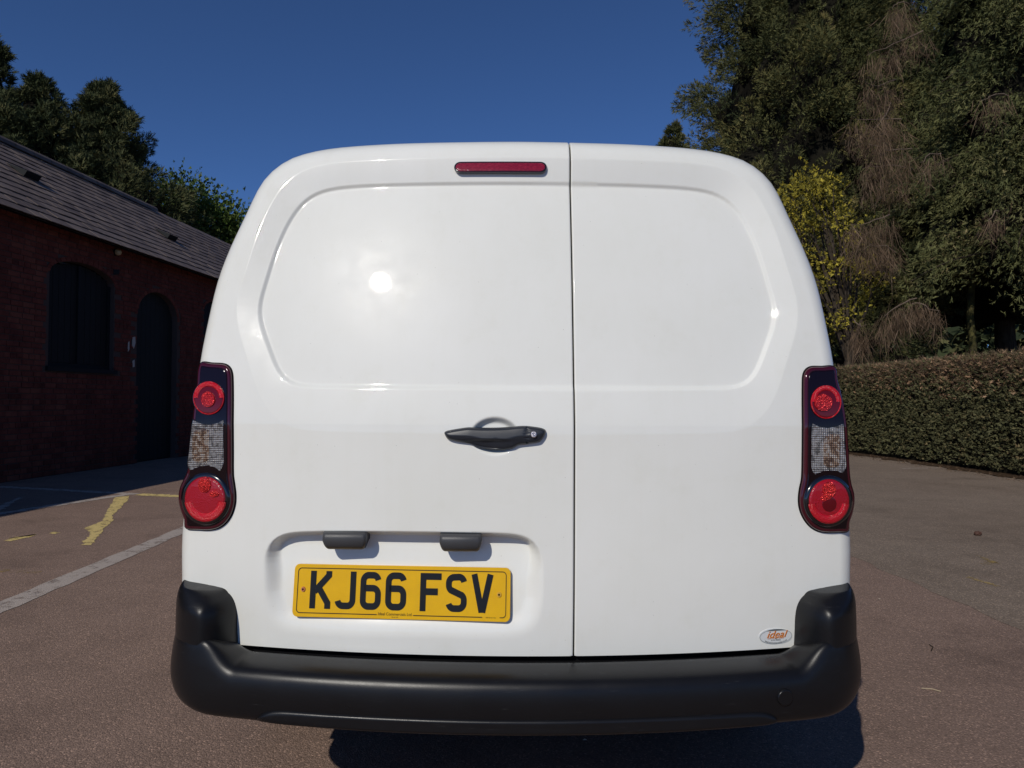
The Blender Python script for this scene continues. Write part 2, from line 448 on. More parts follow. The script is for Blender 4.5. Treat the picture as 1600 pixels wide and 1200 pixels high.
for yy in (2.74, 5.25):
    for s in (-1, 1): wheel(XC + s * 0.775, yy, s)
    for s in (-1, 1):
        n = 24; x = XC + s * 0.845
        ring = [[x + s * 0.045, yy + 0.39 * math.cos(a), max(0.385, 0.33 + 0.39 * math.sin(a))] for a in np.linspace(0, math.pi, n)]
        r2 = [[XC + s * 0.70, p_[1], p_[2]] for p_ in ring]
        V = np.array(ring + r2); q = np.array([[i, i + 1, n + i + 1, n + i] for i in range(n - 1)])
        obj('wheel_arch', V, [q, np.arange(n)[None]], M_PLASTIC, VAN)

# --- bumper -----------------------------------------------------------------
BR = 0.165; BJ = 0.735                                    # corner radius, where the corner starts
def plan(t):
    """plan curve of the bumper by arc length from the middle: position (dx, y) and outward normal"""
    t = np.asarray(t, float); s = np.sign(t); a = np.abs(t)
    th0 = math.atan(BJ / 3.0); y1 = 1.638 + BJ ** 2 / 6.0
    xc = BJ - BR * math.sin(th0); yc = y1 + BR * math.cos(th0)
    th = th0 + (a - BJ) / BR
    xa = np.where(a < BJ, a, xc + BR * np.sin(np.clip(th, 0, math.pi / 2)))
    ya = np.where(a < BJ, 1.638 + a ** 2 / 6.0, yc - BR * np.cos(np.clip(th, 0, math.pi / 2)))
    t90 = BJ + (math.pi / 2 - th0) * BR
    ya = ya + np.maximum(0, a - t90)
    ang = np.where(a < BJ, np.arctan(a / 3.0), np.clip(th, 0, math.pi / 2))
    return XC + s * xa, ya, s * np.sin(ang), -np.cos(ang)
T90 = BJ + (math.pi / 2 - math.atan(BJ / 3.0)) * BR
def bump_pt(t, ins, z):
    x, y, nx, ny = plan(t)
    return np.stack([x - nx * ins, y - ny * ins, z + 0 * x], -1)
PROF_MID = [(0.150, 0.484), (0.116, 0.486), (0.099, 0.507), (0.060, 0.506), (0.034, 0.502), (0.020, 0.498), (0.009, 0.491), (0.003, 0.481), (0.0, 0.468), (-0.002, 0.452), (-0.002, 0.435), (0.000, 0.418), (0.003, 0.402), (0.007, 0.389), (0.014, 0.379), (0.030, 0.373), (0.08, 0.370), (0.2, 0.37)]
PROF_COR = [(0.150, 0.524), (0.116, 0.528), (0.080, 0.538), (0.042, 0.5500), (0.020, 0.5560), (0.0115, 0.552), (0.0085, 0.541), (0.0050, 0.522), (0.0015, 0.498), (-0.001, 0.470), (-0.001, 0.448), (0.003, 0.426), (0.010, 0.407), (0.021, 0.392), (0.038, 0.380), (0.062, 0.373), (0.11, 0.370), (0.2, 0.37)]
def refine(pr, n=4):
    P = smooth_open(np.array(pr), len(pr) * n); return P
def bumper():
    A = refine(PROF_MID); C = refine(PROF_COR); m = len(A)
    tv = np.concatenate([np.linspace(-T90 - 0.42, -T90, 8, endpoint=False), np.linspace(-T90, -0.58, 70, endpoint=False), np.linspace(-0.58, 0.58, 60, endpoint=False),
                         np.linspace(0.58, T90, 70, endpoint=False), np.linspace(T90, T90 + 0.42, 9)])
    V = []
    for tt in tv:
        k = sstep((abs(tt) - 0.655) / 0.085)
        k2 = sstep((abs(tt) - 0.70) / 0.20); kv = np.where(A[:, 1:2] > 0.455, k, k2)
        pr = A * (1 - kv) + C * kv
        V.append(np.stack([bump_pt(tt, i_, z_) for i_, z_ in pr]))
    V = np.concatenate(V); n = len(tv)
    q = np.array([[i * m + j, i * m + j + 1, (i + 1) * m + j + 1, (i + 1) * m + j] for i in range(n - 1) for j in range(m - 1)])
    return V, q
V_, q_ = bumper()
BUMPER = obj('bumper', V_, q_, M_PLASTIC, VAN, True)
tag(BUMPER, 'scuffed black plastic rear bumper with step')
def plan_patch(name, outline, parent, mat_, proud, edge, base=0.0, rings=14, dome=0.0, back=0.03, basef=None):
    rho = np.concatenate([np.linspace(0.1, 0.75, 8), 1 - np.geomspace(0.22, 0.003, rings), [1.0]])
    uv, fc, last = star(outline, rho); N = len(outline)
    d = np.maximum(dist_loop(uv, outline), 0); d[last:] = 0
    e = np.clip(d / edge, 0, 1); h = proud * np.sqrt(np.clip(1 - (1 - e) ** 2, 0, 1)) + dome * np.sqrt(d / d.max())
    if basef is not None: base = basef(uv); h = h / proud * (base + dome - 0.0085); bl0 = base[last:last + N]
    else: bl0 = base
    x, y, nx, ny = plan(uv[:, 0])
    V = np.stack([x + nx * (h - base), y + ny * (h - base), uv[:, 1]], 1)
    xs_, ys_, nxs, nys = x[last:last + N], y[last:last + N], nx[last:last + N], ny[last:last + N]
    ring = np.stack([xs_ - nxs * (bl0 + back), ys_ - nys * (bl0 + back), uv[last:last + N, 1]], 1)
    V = np.vstack([V, ring]); k = np.arange(N); k2 = (k + 1) % N; b0 = len(V) - N
    return obj(name, V, fc + [np.stack([last + k, b0 + k, b0 + k2, last + k2], 1)], mat_, parent, True)
# upper corner pieces: rounded towards the door, running round to the side
for s in (-1, 1):
    ti, te = 0.712, T90 + 0.40; zb, zt = 0.46, 0.672
    pts = [(ti, zb), (ti - 0.002, 0.560), (ti - 0.002, 0.590), (ti + 0.003, 0.618), (ti + 0.018, 0.640), (ti + 0.045, 0.651), (ti + 0.09, 0.6555), (ti + 0.15, 0.660), (ti + 0.22, 0.666), (ti + 0.30, 0.671), (te, 0.68), (te, zb)]
    a = smooth_open(np.array(pts[:10]), 90); a = np.vstack([a, resample(np.array([pts[9], pts[10], pts[11], pts[0]]), 110, False)[1:-1]])
    a[:, 0] *= s
    # lean back with height: the piece tucks in towards its top edge
    o = plan_patch('bumper_corner', a, BUMPER, M_PLASTIC, 0.030, 0.045, dome=0.0, back=0.05, rings=22,
                   basef=lambda uv: 0.108 - 0.084 * sstep((np.abs(uv[:, 0]) - ti) / 0.15))
    me = o.data; co = np.empty(len(me.vertices) * 3, np.float32); me.vertices.foreach_get('co', co); co = co.reshape(-1, 3)
    z = co[:, 2]; kk = np.clip((z - 0.56) / 0.12, 0, 1) ** 1.6
    co[:, 0] -= s * 0.004 * kk
    me.vertices.foreach_set('co', co.ravel()); me.update()
# the pressed strip along the bottom edge and the round tow cover
strip = np.array([(-0.600, 0.384), (-0.594, 0.394), (-0.568, 0.4105), (-0.52, 0.4155), (0.0, 0.4165), (0.53, 0.4155), (0.578, 0.4105), (0.604, 0.394), (0.610, 0.384), (0.56, 0.3795), (0.0, 0.3785), (-0.55, 0.3795)])
plan_patch('lower_strip', smooth_open(np.vstack([strip, strip[:1]]), 200)[:-1], BUMPER, M_PLASTIC, 0.016, 0.009, base=0.0115)
tc = np.stack([0.614 + 0.0195 * np.cos(np.linspace(0, 2 * math.pi, 48, endpoint=False)), 0.443 + 0.0195 * np.sin(np.linspace(0, 2 * math.pi, 48, endpoint=False))], 1)
plan_patch('tow_cover', tc, BUMPER, M_PLASTIC, 0.0075, 0.0035, base=0.0005)

# --- tail lamps --------------------------------------------------------------
def lens_mat(name, base, rough, scale, strength, metal=0.0, coat=1.0, dark=None):
    m = mat(name, base, rough, metal=metal, coat=coat, coat_rough=0.02)
    t = NT(m); p = t.pos()
    if dark is not None:
        c = t.ramp(t.voro(p, scale, out='Color'), [(0.15, dark), (0.75, base)]); t.link(c, t.b.inputs['Base Color'])
    vb = t.voro(p, scale); bp = t.bump(vb, strength, 0.004)
    return m
M_LAMP = mat('smoked_lamp', (0.006, 0.0015, 0.003), 0.12, spec=0.3, coat=0.22, coat_rough=0.02)
M_LAMPRIM = mat('dark_red_rim', (0.050, 0.003, 0.009), 0.10, spec=0.4, coat=0.6, coat_rough=0.02)
M_RED = lens_mat('red_lens', (0.34, 0.003, 0.010), 0.22, 300, 0.30, coat=0.45)
M_REDBAND = lens_mat('red_band', (0.56, 0.005, 0.014), 0.25, 420, 0.6, coat=0.35)
M_REDGEM = lens_mat('red_reflector', (1.0, 0.04, 0.035), 0.18, 330, 1.0, metal=0.35, coat=0.5, dark=(0.40, 0.003, 0.006))
M_REDDARK = mat('deep_red_lens', (0.11, 0.002, 0.006), 0.15, spec=0.3, coat=0.35, coat_rough=0.02)
M_LAMPBLACK = mat('lamp_black', (0.004, 0.004, 0.006), 0.18, coat=1.0, coat_rough=0.02)
M_CLEAR = mat('clear_ribbed_lens', (0.62, 0.62, 0.62), 0.12, metal=0.35, coat=1.0, coat_rough=0.02)
t = NT(M_CLEAR); p = t.pos()
wv1 = t.new('ShaderNodeTexWave', bands_direction='Z'); wv1.inputs['Scale'].default_value = 70; wv1.inputs['Distortion'].default_value = 0.6; t.link(p, wv1.inputs['Vector'])
wv2 = t.new('ShaderNodeTexWave', bands_direction='X'); wv2.inputs['Scale'].default_value = 60; wv2.inputs['Distortion'].default_value = 0.8; t.link(p, wv2.inputs['Vector'])
hh = t.math('ADD', wv1.outputs['Fac'], wv2.outputs['Fac']); t.bump(hh, 1.0, 0.012)
dk = t.ramp(t.noise(p, 75, 3, 0.7), [(0.36, (0.22, 0.22, 0.22)), (0.47, (0.68, 0.67, 0.66)), (0.57, (0.95, 0.95, 0.95))])
t.link(dk, t.b.inputs['Base Color'])
M_AMBER = mat('amber_bulb_lens', (0.42, 0.20, 0.11), 0.15, metal=0.25, coat=1.0, coat_rough=0.02)
t = NT(M_AMBER); p = t.pos()
wv1 = t.new('ShaderNodeTexWave', bands_direction='Z'); wv1.inputs['Scale'].default_value = 70; t.link(p, wv1.inputs['Vector'])
wv2 = t.new('ShaderNodeTexWave', bands_direction='X'); wv2.inputs['Scale'].default_value = 60; t.link(p, wv2.inputs['Vector'])
hh = t.math('ADD', wv1.outputs['Fac'], wv2.outputs['Fac']); t.bump(hh, 1.0, 0.012)
t.link(t.ramp(t.noise(p, 90, 3, 0.7), [(0.38, (0.22, 0.14, 0.10)), (0.49, (0.62, 0.40, 0.26)), (0.58, (0.95, 0.86, 0.76))]), t.b.inputs['Base Color'])

def ell(cx, cy, rx, ry, n=48, a0=0, a1=360):
    return [(cx + rx * math.cos(R_(a)), cy + ry * math.sin(R_(a))) for a in np.linspace(a0, a1, n, endpoint=(a1 - a0) % 360 != 0)]
LAMP_L = [(310.7, 567.5), (330, 567.3), (346, 568.2), (353.5, 571), (359, 578), (361, 590), (361.3, 640), (361.3, 700), (361.5, 742), (363.5, 757), (365.3, 772), (364.7, 788), (359.5, 805), (350, 818.5), (338, 826.5), (324, 829.3), (310, 829),
          (287.5, 826), (286, 812), (280.5, 797), (277.3, 780), (279, 764), (285, 750), (290.5, 738), (293.5, 718), (297, 690), (301, 640), (305.5, 605)]
LAMP_R = [(1307, 573.5), (1285, 572.5), (1270, 572.8), (1262.5, 576.5), (1258, 584), (1256.7, 597), (1256.7, 650), (1256.5, 710), (1255.5, 748), (1252, 766), (1250.6, 782), (1252.5, 797), (1259, 812), (1269, 824), (1282, 831), (1297, 833), (1312, 832.5),
          (1328, 831), (1329, 818), (1334, 803), (1337, 786), (1336.5, 772), (1332.5, 758), (1330, 742), (1327, 690), (1322.5, 645), (1316.5, 615), (1311, 595)]
def lamp_surf(x, z): return M(x, z) + 0.004
def shrink(loop, d):
    """inward offset of an (x, z) loop"""
    e = np.roll(loop, -1, 0) - np.roll(loop, 1, 0); n = np.stack([-e[:, 1], e[:, 0]], 1); n /= np.linalg.norm(n, axis=1)[:, None] + 1e-9
    if ((loop.mean(0) - loop) * n).sum() < 0: n = -n
    return loop + n * d
def tail_lamp(side):
    L = side < 0
    pts = LAMP_L if L else LAMP_R
    hs = 0.012
    big = smooth_closed(trace(pts, -hs), 170)
    lamp = rear_patch('tail_lamp', big, M_LAMPRIM, VAN, hs, edge=0.007, back=0.10, off=0.0)
    rear_patch('lamp_gap_shade', shrink(big, -0.0022), M_BLACK, lamp, 0.004, edge=0.002, back=0.09)  # black outline painted for the shade in the gap round the lamp
    inner = shrink(big, 0.0085)
    rear_patch('smoked_cover', inner, M_LAMP, lamp, hs + 0.003, edge=0.004, back=0.01)
    def part(name, px, m, proud, edge, dome=0.0, back=0.006, n=72, sm=True):
        uv = trace(px, -proud)
        uv = smooth_closed(uv, n) if sm else resample(uv, n)
        return rear_patch(name, uv, m, lamp, proud, edge=edge, dome=dome, back=back)
    u = (325.5, 622, 24.5, 26.5) if L else (1291.5, 628.3, 24, 26.5)
    lo = (320, 780, 34, 37.5) if L else (1296, 783.5, 33.8, 37)
    tp = hs + 0.004
    part('upper_bezel', ell(u[0], u[1], u[2] + 1.5, u[3] + 1.5), M_LAMPBLACK, tp - 0.0005, 0.003, 0.001)
    part('upper_lens', ell(*u), M_REDDARK, tp, 0.004, 0.003)
    # bright ring over the upper half, reflector bowl in the middle
    o1 = ell(u[0], u[1] - 0.5, u[2] - 1, u[3] - 1, 30, 180, 360); i1 = ell(u[0], u[1] - 0.5, u[2] * 0.66, u[3] * 0.66, 30, 360, 180)
    strip_patch(o1, i1[::-1], 'upper_band', M_REDBAND, lamp, tp + 0.0038)
    o2 = ell(u[0], u[1], u[2] - 0.2, u[3] - 0.2, 64); i2 = ell(u[0], u[1], u[2] - 2.2, u[3] - 2.2, 64)
    strip_patch(o2 + o2[:1], i2 + i2[:1], 'lens_rim', M_REDBAND, lamp, tp + 0.0030)
    gx = u[0] + (0 if L else -3)
    part('upper_reflector', ell(gx - 1, u[1] + (2 if L else 1), 11.5 if L else 14.5, 13 if L else 14), M_REDGEM, tp + 0.0050, 0.002, 0.0015, 0.003)
    # ribbed clear indicator with the amber bulb behind it
    if L: ip = [(301, 653), (303.5, 655.5), (313, 660), (326, 661.5), (338, 660), (346.5, 655.5), (349, 653), (350.4, 660), (350.4, 690), (351, 722), (349, 730), (343, 738.7), (337, 733), (326, 729), (314, 730), (304, 734), (297, 737), (293, 731), (291.5, 724), (294, 704), (297.2, 673), (299, 660)]
    else: ip = [(1269, 660), (1271.5, 660.5), (1281, 665.5), (1293.5, 667.2), (1306, 665.5), (1315, 661), (1318.7, 660.8), (1320, 668), (1321.5, 690), (1324, 728), (1322.5, 734), (1316.5, 741.5), (1309, 738), (1297, 736.5), (1285, 738.5), (1273.5, 743.2), (1269.5, 739), (1266.7, 731), (1266.5, 712), (1266.7, 685), (1267.2, 668)]
    part('indicator_frame', [(a, b) for a, b in ip], M_LAMPBLACK, tp - 0.001, 0.002, n=110)
    iu = shrink(resample(trace(ip, -tp), 110), 0.0012)
    rear_patch('indicator_lens', iu, M_CLEAR, lamp, tp, edge=0.0022, back=0.004)
    cxm = 313 if L else 1300
    bp = [(cxm - 11, 672), (cxm + 13, 670), (cxm + 15, 700), (cxm + 12, 722), (cxm - 12, 722), (cxm - 15, 700)]
    if not L: bp = [(a, b + 8) for a, b in bp]
    part('indicator_bulb', bp, M_AMBER, tp + 0.0015, 0.006, 0.0, 0.004)
    # big lower lens with its round bezel
    part('lower_bezel', ell(lo[0], lo[1], lo[2] + 6.5, lo[3] + 6.5), M_LAMPBLACK, tp + 0.004, 0.012, 0.0)
    part('lower_lens', ell(*lo), M_RED, tp + 0.006, 0.008, 0.006)
    o3 = ell(lo[0], lo[1], lo[2] - 1.5, lo[3] - 1.5, 40, 8, 172); i3 = ell(lo[0], lo[1], lo[2] * 0.62, lo[3] * 0.60, 40, 8, 172)
    strip_patch(o3, i3, 'lower_band', M_REDBAND, lamp, tp + 0.0125)
    if L:
        part('lower_reflector', ell(lo[0] - 1, lo[1] - 22, 10.5, 13.5), M_REDGEM, tp + 0.0120, 0.002, 0.0015, 0.003)
        part('lower_reflector', ell(lo[0] + 14, lo[1] - 8, 8, 6), M_REDGEM, tp + 0.0118, 0.002, 0.001, 0.003)
    else:
        part('lower_reflector', ell(lo[0] + 0.5, lo[1] - 18, 11, 13.5), M_REDGEM, tp + 0.0120, 0.002, 0.0015, 0.003)
        part('lower_reflector', ell(lo[0] - 5, lo[1] - 5, 9, 7), M_REDGEM, tp + 0.0116, 0.002, 0.001, 0.003)
    if not L: part('lens_core', ell(lo[0], lo[1] + 4, 13, 14), M_REDDARK, tp + 0.0110, 0.004, 0.002, 0.004)
    return lamp
def strip_patch(outer, inner, name, m, parent, proud):
    A = trace(outer, -proud); B = trace(inner, -proud); n = len(A)
    V = []; rows = 5
    for j in range(rows):
        k = j / (rows - 1); P = A * (1 - k) + B * k
        h = proud - 0.0022 * (2 * k - 1) ** 2
        V.append(np.stack([P[:, 0], M(P[:, 0], P[:, 1]) - h, P[:, 1]], 1))
    for src, h in ((B, proud - 0.005), (A, proud - 0.005)):
        V.append(np.stack([src[:, 0], M(src[:, 0], src[:, 1]) - h, src[:, 1]], 1))
    V = np.concatenate(V); q = []
    for j in list(range(rows)):
        for i in range(n - 1): q.append([j * n + i, j * n + i + 1, (j + 1) * n + i + 1, (j + 1) * n + i])
    for i in range(n - 1): q.append([i + 1, i, (rows + 1) * n + i, (rows + 1) * n + i + 1])
    return obj(name, V, np.array(q), m, parent, True)
LL = tail_lamp(-1); LR = tail_lamp(1)
tag(LL, 'left rear lamp cluster'); tag(LR, 'right rear lamp cluster')

# --- high brake lamp ------------------------------------------------------------
def stadium(x0, x1, y0, y1, n=14):
    r = (y1 - y0) / 2; c = (y0 + y1) / 2
    return [(x0 + r * 1.15 - r * 1.15 * math.cos(a), c + r * math.sin(a)) for a in np.linspace(math.pi / 2, -math.pi / 2, n)] + \
           [(x1 - r * 1.15 + r * 1.15 * math.cos(a), c + r * math.sin(a)) for a in np.linspace(-math.pi / 2, math.pi / 2, n)]
M_BRAKE = lens_mat('brake_lens', (0.22, 0.006, 0.025), 0.2, 300, 0.12, coat=0.5)
t = NT(M_BRAKE); mp = t.new('ShaderNodeMapping'); mp.inputs['Scale'].default_value = (140, 10, 420); t.link(t.pos(), mp.inputs['Vector'])
t.link(t.ramp(t.noise(mp.outputs[0], 1.0, 3, 0.6), [(0.38, (0.17, 0.004, 0.02)), (0.55, (0.24, 0.007, 0.028)), (0.74, (0.36, 0.03, 0.055))]), t.b.inputs['Base Color'])
bl = trace(stadium(709, 855, 251.7, 269.6), 0.0)
def bsurf(x, z): return M(x, z) + 0.0055
hb = rear_patch('brake_lamp', resample(bl, 120), M_LAMPBLACK, DOOR_L, 0.0045, edge=0.003, back=0.02, surf=bsurf)
rear_patch('brake_lens', resample(trace(stadium(711.2, 852.8, 253.7, 268.2), 0.0), 120), M_BRAKE, DOOR_L, 0.0065, edge=0.004, back=0.004, surf=bsurf)

# --- handle -------------------------------------------------------------------------
HND = [(693, 676.5), (696, 674), (702, 672.5), (716, 670), (732, 668), (744, 668.6), (756, 669), (776, 668.8), (795, 667.8), (811.5, 666), (822, 665.8), (834, 667), (846, 669), (852, 671.5), (853.7, 674), (852.5, 680), (848, 687), (843, 691.5), (830, 694), (810, 696.7),
       (803, 700.5), (795, 702.6), (784.5, 703.6), (765, 703), (744, 699), (735, 694.8), (720, 692), (705, 689), (698, 686), (695, 682)]
hp = 0.020
huv = resample(smooth_closed(trace(HND, -hp), 260), 200)
zc_h = huv[:, 1].mean()
def hprof(uv, d):
    zt = uv[:, 1] - zc_h
    xx = uv[:, 0]; c = np.exp(-((xx - on_van(760, 680, -hp)[0]) / 0.045) ** 2)
    return -0.010 * sstep((-(zt) - 0.004) / 0.010) * c * np.clip(d / 0.004, 0, 1) - 0.0035 * np.exp(-((xx - on_van(823.5, 680, -hp)[0]) / 0.0012) ** 2) * np.clip(d / 0.003, 0, 1)
rear_patch('door_handle', huv, M_HANDLE, DOOR_L, hp - 0.009, edge=0.007, dome=0.009, back=0.016, rings=30, prof=hprof)
M_LOCK = mat('lock_steel', (0.55, 0.52, 0.55), 0.3, metal=0.9)
t = NT(M_LOCK); t.bump(t.noise(t.pos(), 500, 2), 0.6, 0.002)
rear_patch('lock_cylinder', smooth_closed(trace(ell(834, 679, 5.6, 5.9, 20), -hp - 0.002), 32), M_LOCK, DOOR_L, hp + 0.003, edge=0.002, back=0.008)

# --- number plate ---------------------------------------------------------------------
M_YEL = mat('plate_yellow', (0.60, 0.335, 0.0035), 0.35, spec=0.2, coat=0.15, coat_rough=0.1)
t = NT(M_YEL); p = t.pos()
t.link(t.ramp(t.noise(p, 14, 6, 0.7), [(0.3, (0.68, 0.375, 0.0015)), (0.7, (0.76, 0.435, 0.002))]), t.b.inputs['Base Color'])
M_CHAR = mat('plate_black', (0.008, 0.008, 0.009), 0.4, spec=0.2, coat=0.1)
t = NT(M_CHAR); p = t.pos(); mp = t.new('ShaderNodeMapping'); mp.inputs['Scale'].default_value = (60, 10, 25); t.link(p, mp.inputs['Vector'])
t.link(t.ramp(t.noise(mp.outputs[0], 6.0, 5, 0.75), [(0.66, (0.008, 0.008, 0.009)), (0.72, (0.10, 0.10, 0.11))]), t.b.inputs['Base Color'])
# the plate is a flat board leaning with the recess
POFF = 0.0035
def van3(px, py, off):
    q = on_van(px, py, off); return np.array([q[0], float(M(q[0], q[1])) + off, q[1]])
c_l = van3(459.5, 921.5, POFF + 0.010); c_r = van3(797.5, 929.3, POFF + 0.010)
ex = c_r - c_l; PW = np.linalg.norm(ex); ex /= PW
PO = (c_l + c_r) / 2
ez = np.array([-ex[2], 0.15, ex[0]]); ez -= ex * (ez @ ex); ez /= np.linalg.norm(ez)        # top leans in
ey = np.cross(ez, ex); ey /= np.linalg.norm(ey)                                             # into the van
if ey[1] < 0: ey = -ey
PS = PW / 0.520                                                                              # plate metres -> scene
def pl(u, v, h=0.0):
    """plate coordinates in metres from its centre, h towards the viewer"""
    return PO + ex * u * PS + ez * v * PS * 1.10 - ey * h
def rrect(w_, h_, r, n=8):
    P = []
    for cx, cy, a0 in ((w_ / 2 - r, h_ / 2 - r, 0), (-w_ / 2 + r, h_ / 2 - r, 90), (-w_ / 2 + r, -h_ / 2 + r, 180), (w_ / 2 - r, -h_ / 2 + r, 270)):
        for a in np.linspace(a0, a0 + 90, n): P.append((cx + r * math.cos(R_(a)), cy + r * math.sin(R_(a))))
    return np.array(P)
def plate_solid(name, loop, h0, h1, m, parent, bev=0.0):
    n = len(loop); c = loop.mean(0); top = c + (loop - c) * (1 - bev)
    V = [pl(u, v, h0) for u, v in loop] + [pl(u, v, h1 - bev * 0.02) for u, v in loop] + [pl(u, v, h1) for u, v in top]
    k = np.arange(n); k2 = (k + 1) % n
    q = np.concatenate([np.stack([k, k2, n + k2, n + k], 1), np.stack([n + k, n + k2, 2 * n + k2, 2 * n + k], 1)])
    return obj(name, V, [q, (2 * n + k)[None]], m, parent)
PLATE = plate_solid('number_plate', rrect(0.520, 0.111, 0.012), -0.004, 0.0035, M_YEL, VAN, 0.006)
tag(PLATE, 'yellow number plate reading KJ66 FSV')
def ribbon(path, wd, h0, h1, name, m, parent, closed=False):
    """flat stroke of even width along a path in plate coordinates"""
    P = np.array(path, float); n = len(P)
    Lp = []; Rp = []
    for i in range(n):
        a = P[i] - P[i - 1] if (i > 0 or closed) else P[1] - P[0]
        b = P[(i + 1) % n] - P[i] if (i < n - 1 or closed) else P[-1] - P[-2]
        a = a / np.linalg.norm(a); b = b / np.linalg.norm(b); na = np.array([-a[1], a[0]]); nb = np.array([-b[1], b[0]])
        nn = na + nb; nn /= np.linalg.norm(nn); k = 1 / max(0.5, nn @ na)
        Lp.append(P[i] + nn * k * wd / 2); Rp.append(P[i] - nn * k * wd / 2)
    V = [pl(*q, h1) for q in Lp] + [pl(*q, h1) for q in Rp] + [pl(*q, h0) for q in Lp] + [pl(*q, h0) for q in Rp]
    rg = range(n if closed else n - 1); f = []
    for i in rg:
        j = (i + 1) % n
        f += [[i, n + i, n + j, j], [2 * n + i, i, j, 2 * n + j], [n + i, 3 * n + i, 3 * n + j, n + j]]
    return (np.array(V), np.array(f))
def arc(cx, cy, rx, ry, a0, a1, n=8): return [(cx + rx * math.cos(R_(a)), cy + ry * math.sin(R_(a))) for a in np.linspace(a0, a1, n)]
S = 0.0138; hw = 0.025; hh_ = 0.0395; k_ = S / 2; r_ = 0.0125
def ch(c):
    X = hw - k_; Z = hh_ - k_
    if c == 'K': return [[(-X, hh_), (-X, -hh_)], [(X + .0015, hh_), (X + .0015, hh_ - .009), (-X + .004, -.004)], [(-.0035, .0035), (X + .0005, -hh_ + .012), (X + .0005, -hh_)]]
    if c == 'J': return [[(X, hh_), (X, -Z + r_)] + arc(X - r_, -Z + r_, r_, r_, 0, -90)[1:] + arc(-X + r_, -Z + r_, r_, r_, -90, -170)]
    if c == '6': return [arc(X - r_, Z - r_, r_, r_, 12, 90) + arc(-X + r_, Z - r_, r_, r_, 90, 180) + arc(-X + r_, -Z + r_, r_, r_, 180, 270) + arc(X - r_, -Z + r_, r_, r_, 270, 360) + arc(X - r_, .0055 - r_, r_, r_, 0, 90) + [(-X + .002, .0055)]]
    if c == 'F': return [[(-X, hh_), (-X, -hh_)], [(-X + .003, Z), (hw, Z)], [(-X + .003, .001), (hw - .008, .001)]]
    if c == 'S': return [arc(X - r_, Z - r_, r_, r_, 12, 90) + arc(-X + r_, Z - r_, r_, r_ * .95, 90, 180) + [(-X, .0165)] + arc(-X + .012, .0150, .012, .012, 190, 235, 5) + arc(X - .012, -.0150, .012, .012, 55, 5, 5) + arc(X - r_, -Z + r_, r_, r_, 0, -90) + arc(-X + r_, -Z + r_, r_, r_, -90, -165)]
    if c == 'V': return [[(-X - .001, hh_), (-.0008, -hh_ + .0005)], [(X + .001, hh_), (.0008, -hh_ + .0005)]]
xcur = -0.219
for c in 'KJ66 FSV':
    if c == ' ': xcur += 0.022; continue
    cx = xcur + 0.025
    parts = [ribbon([(a + cx, b + 0.002) for a, b in st], S, 0.0030, 0.0046 + 0.0003 * i, c, M_CHAR, PLATE) for i, st in enumerate(ch(c))]
    if c == 'V': parts.append(ribbon([(cx - .0072, -hh_ + .0035 + 0.002), (cx + .0072, -hh_ + .0035 + 0.002)], 0.007, 0.003, 0.0053, c, M_CHAR, PLATE))
    v, f = merge_vf(parts); obj('plate_character', v, f, M_CHAR, PLATE)
    xcur += 0.061
br_ = rrect(0.500, 0.094, 0.008); nb = len(br_)
# border line, broken at the foot for the maker's names
bl_ = []
start = [(-0.062, -0.047)]; loopP = [tuple(q) for q in br_]
left_run = [(-0.055, -0.047)] + [tuple(q) for q in rrect(0.500, 0.094, 0.008)[16:24]][::-1] + [tuple(q) for q in br_[8:16]][::-1] + [tuple(q) for q in br_[0:8]][::-1] + [tuple(q) for q in br_[24:32]][::-1] + [(0.236, -0.047)]
right_run = [(0.032, -0.047), (0.195, -0.047)]
v, f = merge_vf([ribbon(left_run, 0.0016, 0.003, 0.0044, 'b', M_CHAR, PLATE), ribbon(right_run, 0.0016, 0.003, 0.0044, 'b', M_CHAR, PLATE)])
obj('plate_border', v, f, M_CHAR, PLATE)
def text_vf(body, size, shear=0.0, ext=0.0006):
    cu = bpy.data.curves.new('text', 'FONT'); cu.body = body; cu.size = size; cu.align_x = 'CENTER'; cu.align_y = 'CENTER'; cu.shear = shear; cu.resolution_u = 3
    to = bpy.data.objects.new('text', cu); COL.objects.link(to)
    bpy.context.view_layer.update()
    me = bpy.data.meshes.new_from_object(to.evaluated_get(bpy.context.evaluated_depsgraph_get()))
    V = np.empty(len(me.vertices) * 3); me.vertices.foreach_get('co', V); V = V.reshape(-1, 3)
    fs = {}
    for p_ in me.polygons: fs.setdefault(len(p_.vertices), []).append(list(p_.vertices))
    bpy.data.objects.remove(to); bpy.data.curves.remove(cu); bpy.data.meshes.remove(me)
    return V[:, :2], [np.array(x) for x in fs.values()]
def plate_text(body, size, u, v, sx=1.0):
    T, fs = text_vf(body, size)
    obj('plate_lettering', [pl(u + a * sx, v + b, 0.0042) for a, b in T], fs, M_CHAR, PLATE)
plate_text('Ideal Commercials Ltd', 0.0088, -0.0115, -0.0455)
plate_text('BS AU 145', 0.0034, -0.0115, -0.0515)
plate_text('B&P BS AU 145e', 0.0034, 0.2155, -0.0475)
M_SCREW = mat('screw_cap', (0.50, 0.17, 0.07), 0.4); M_SCREW2 = mat('screw_cap_yellow', (0.62, 0.36, 0.04), 0.4)
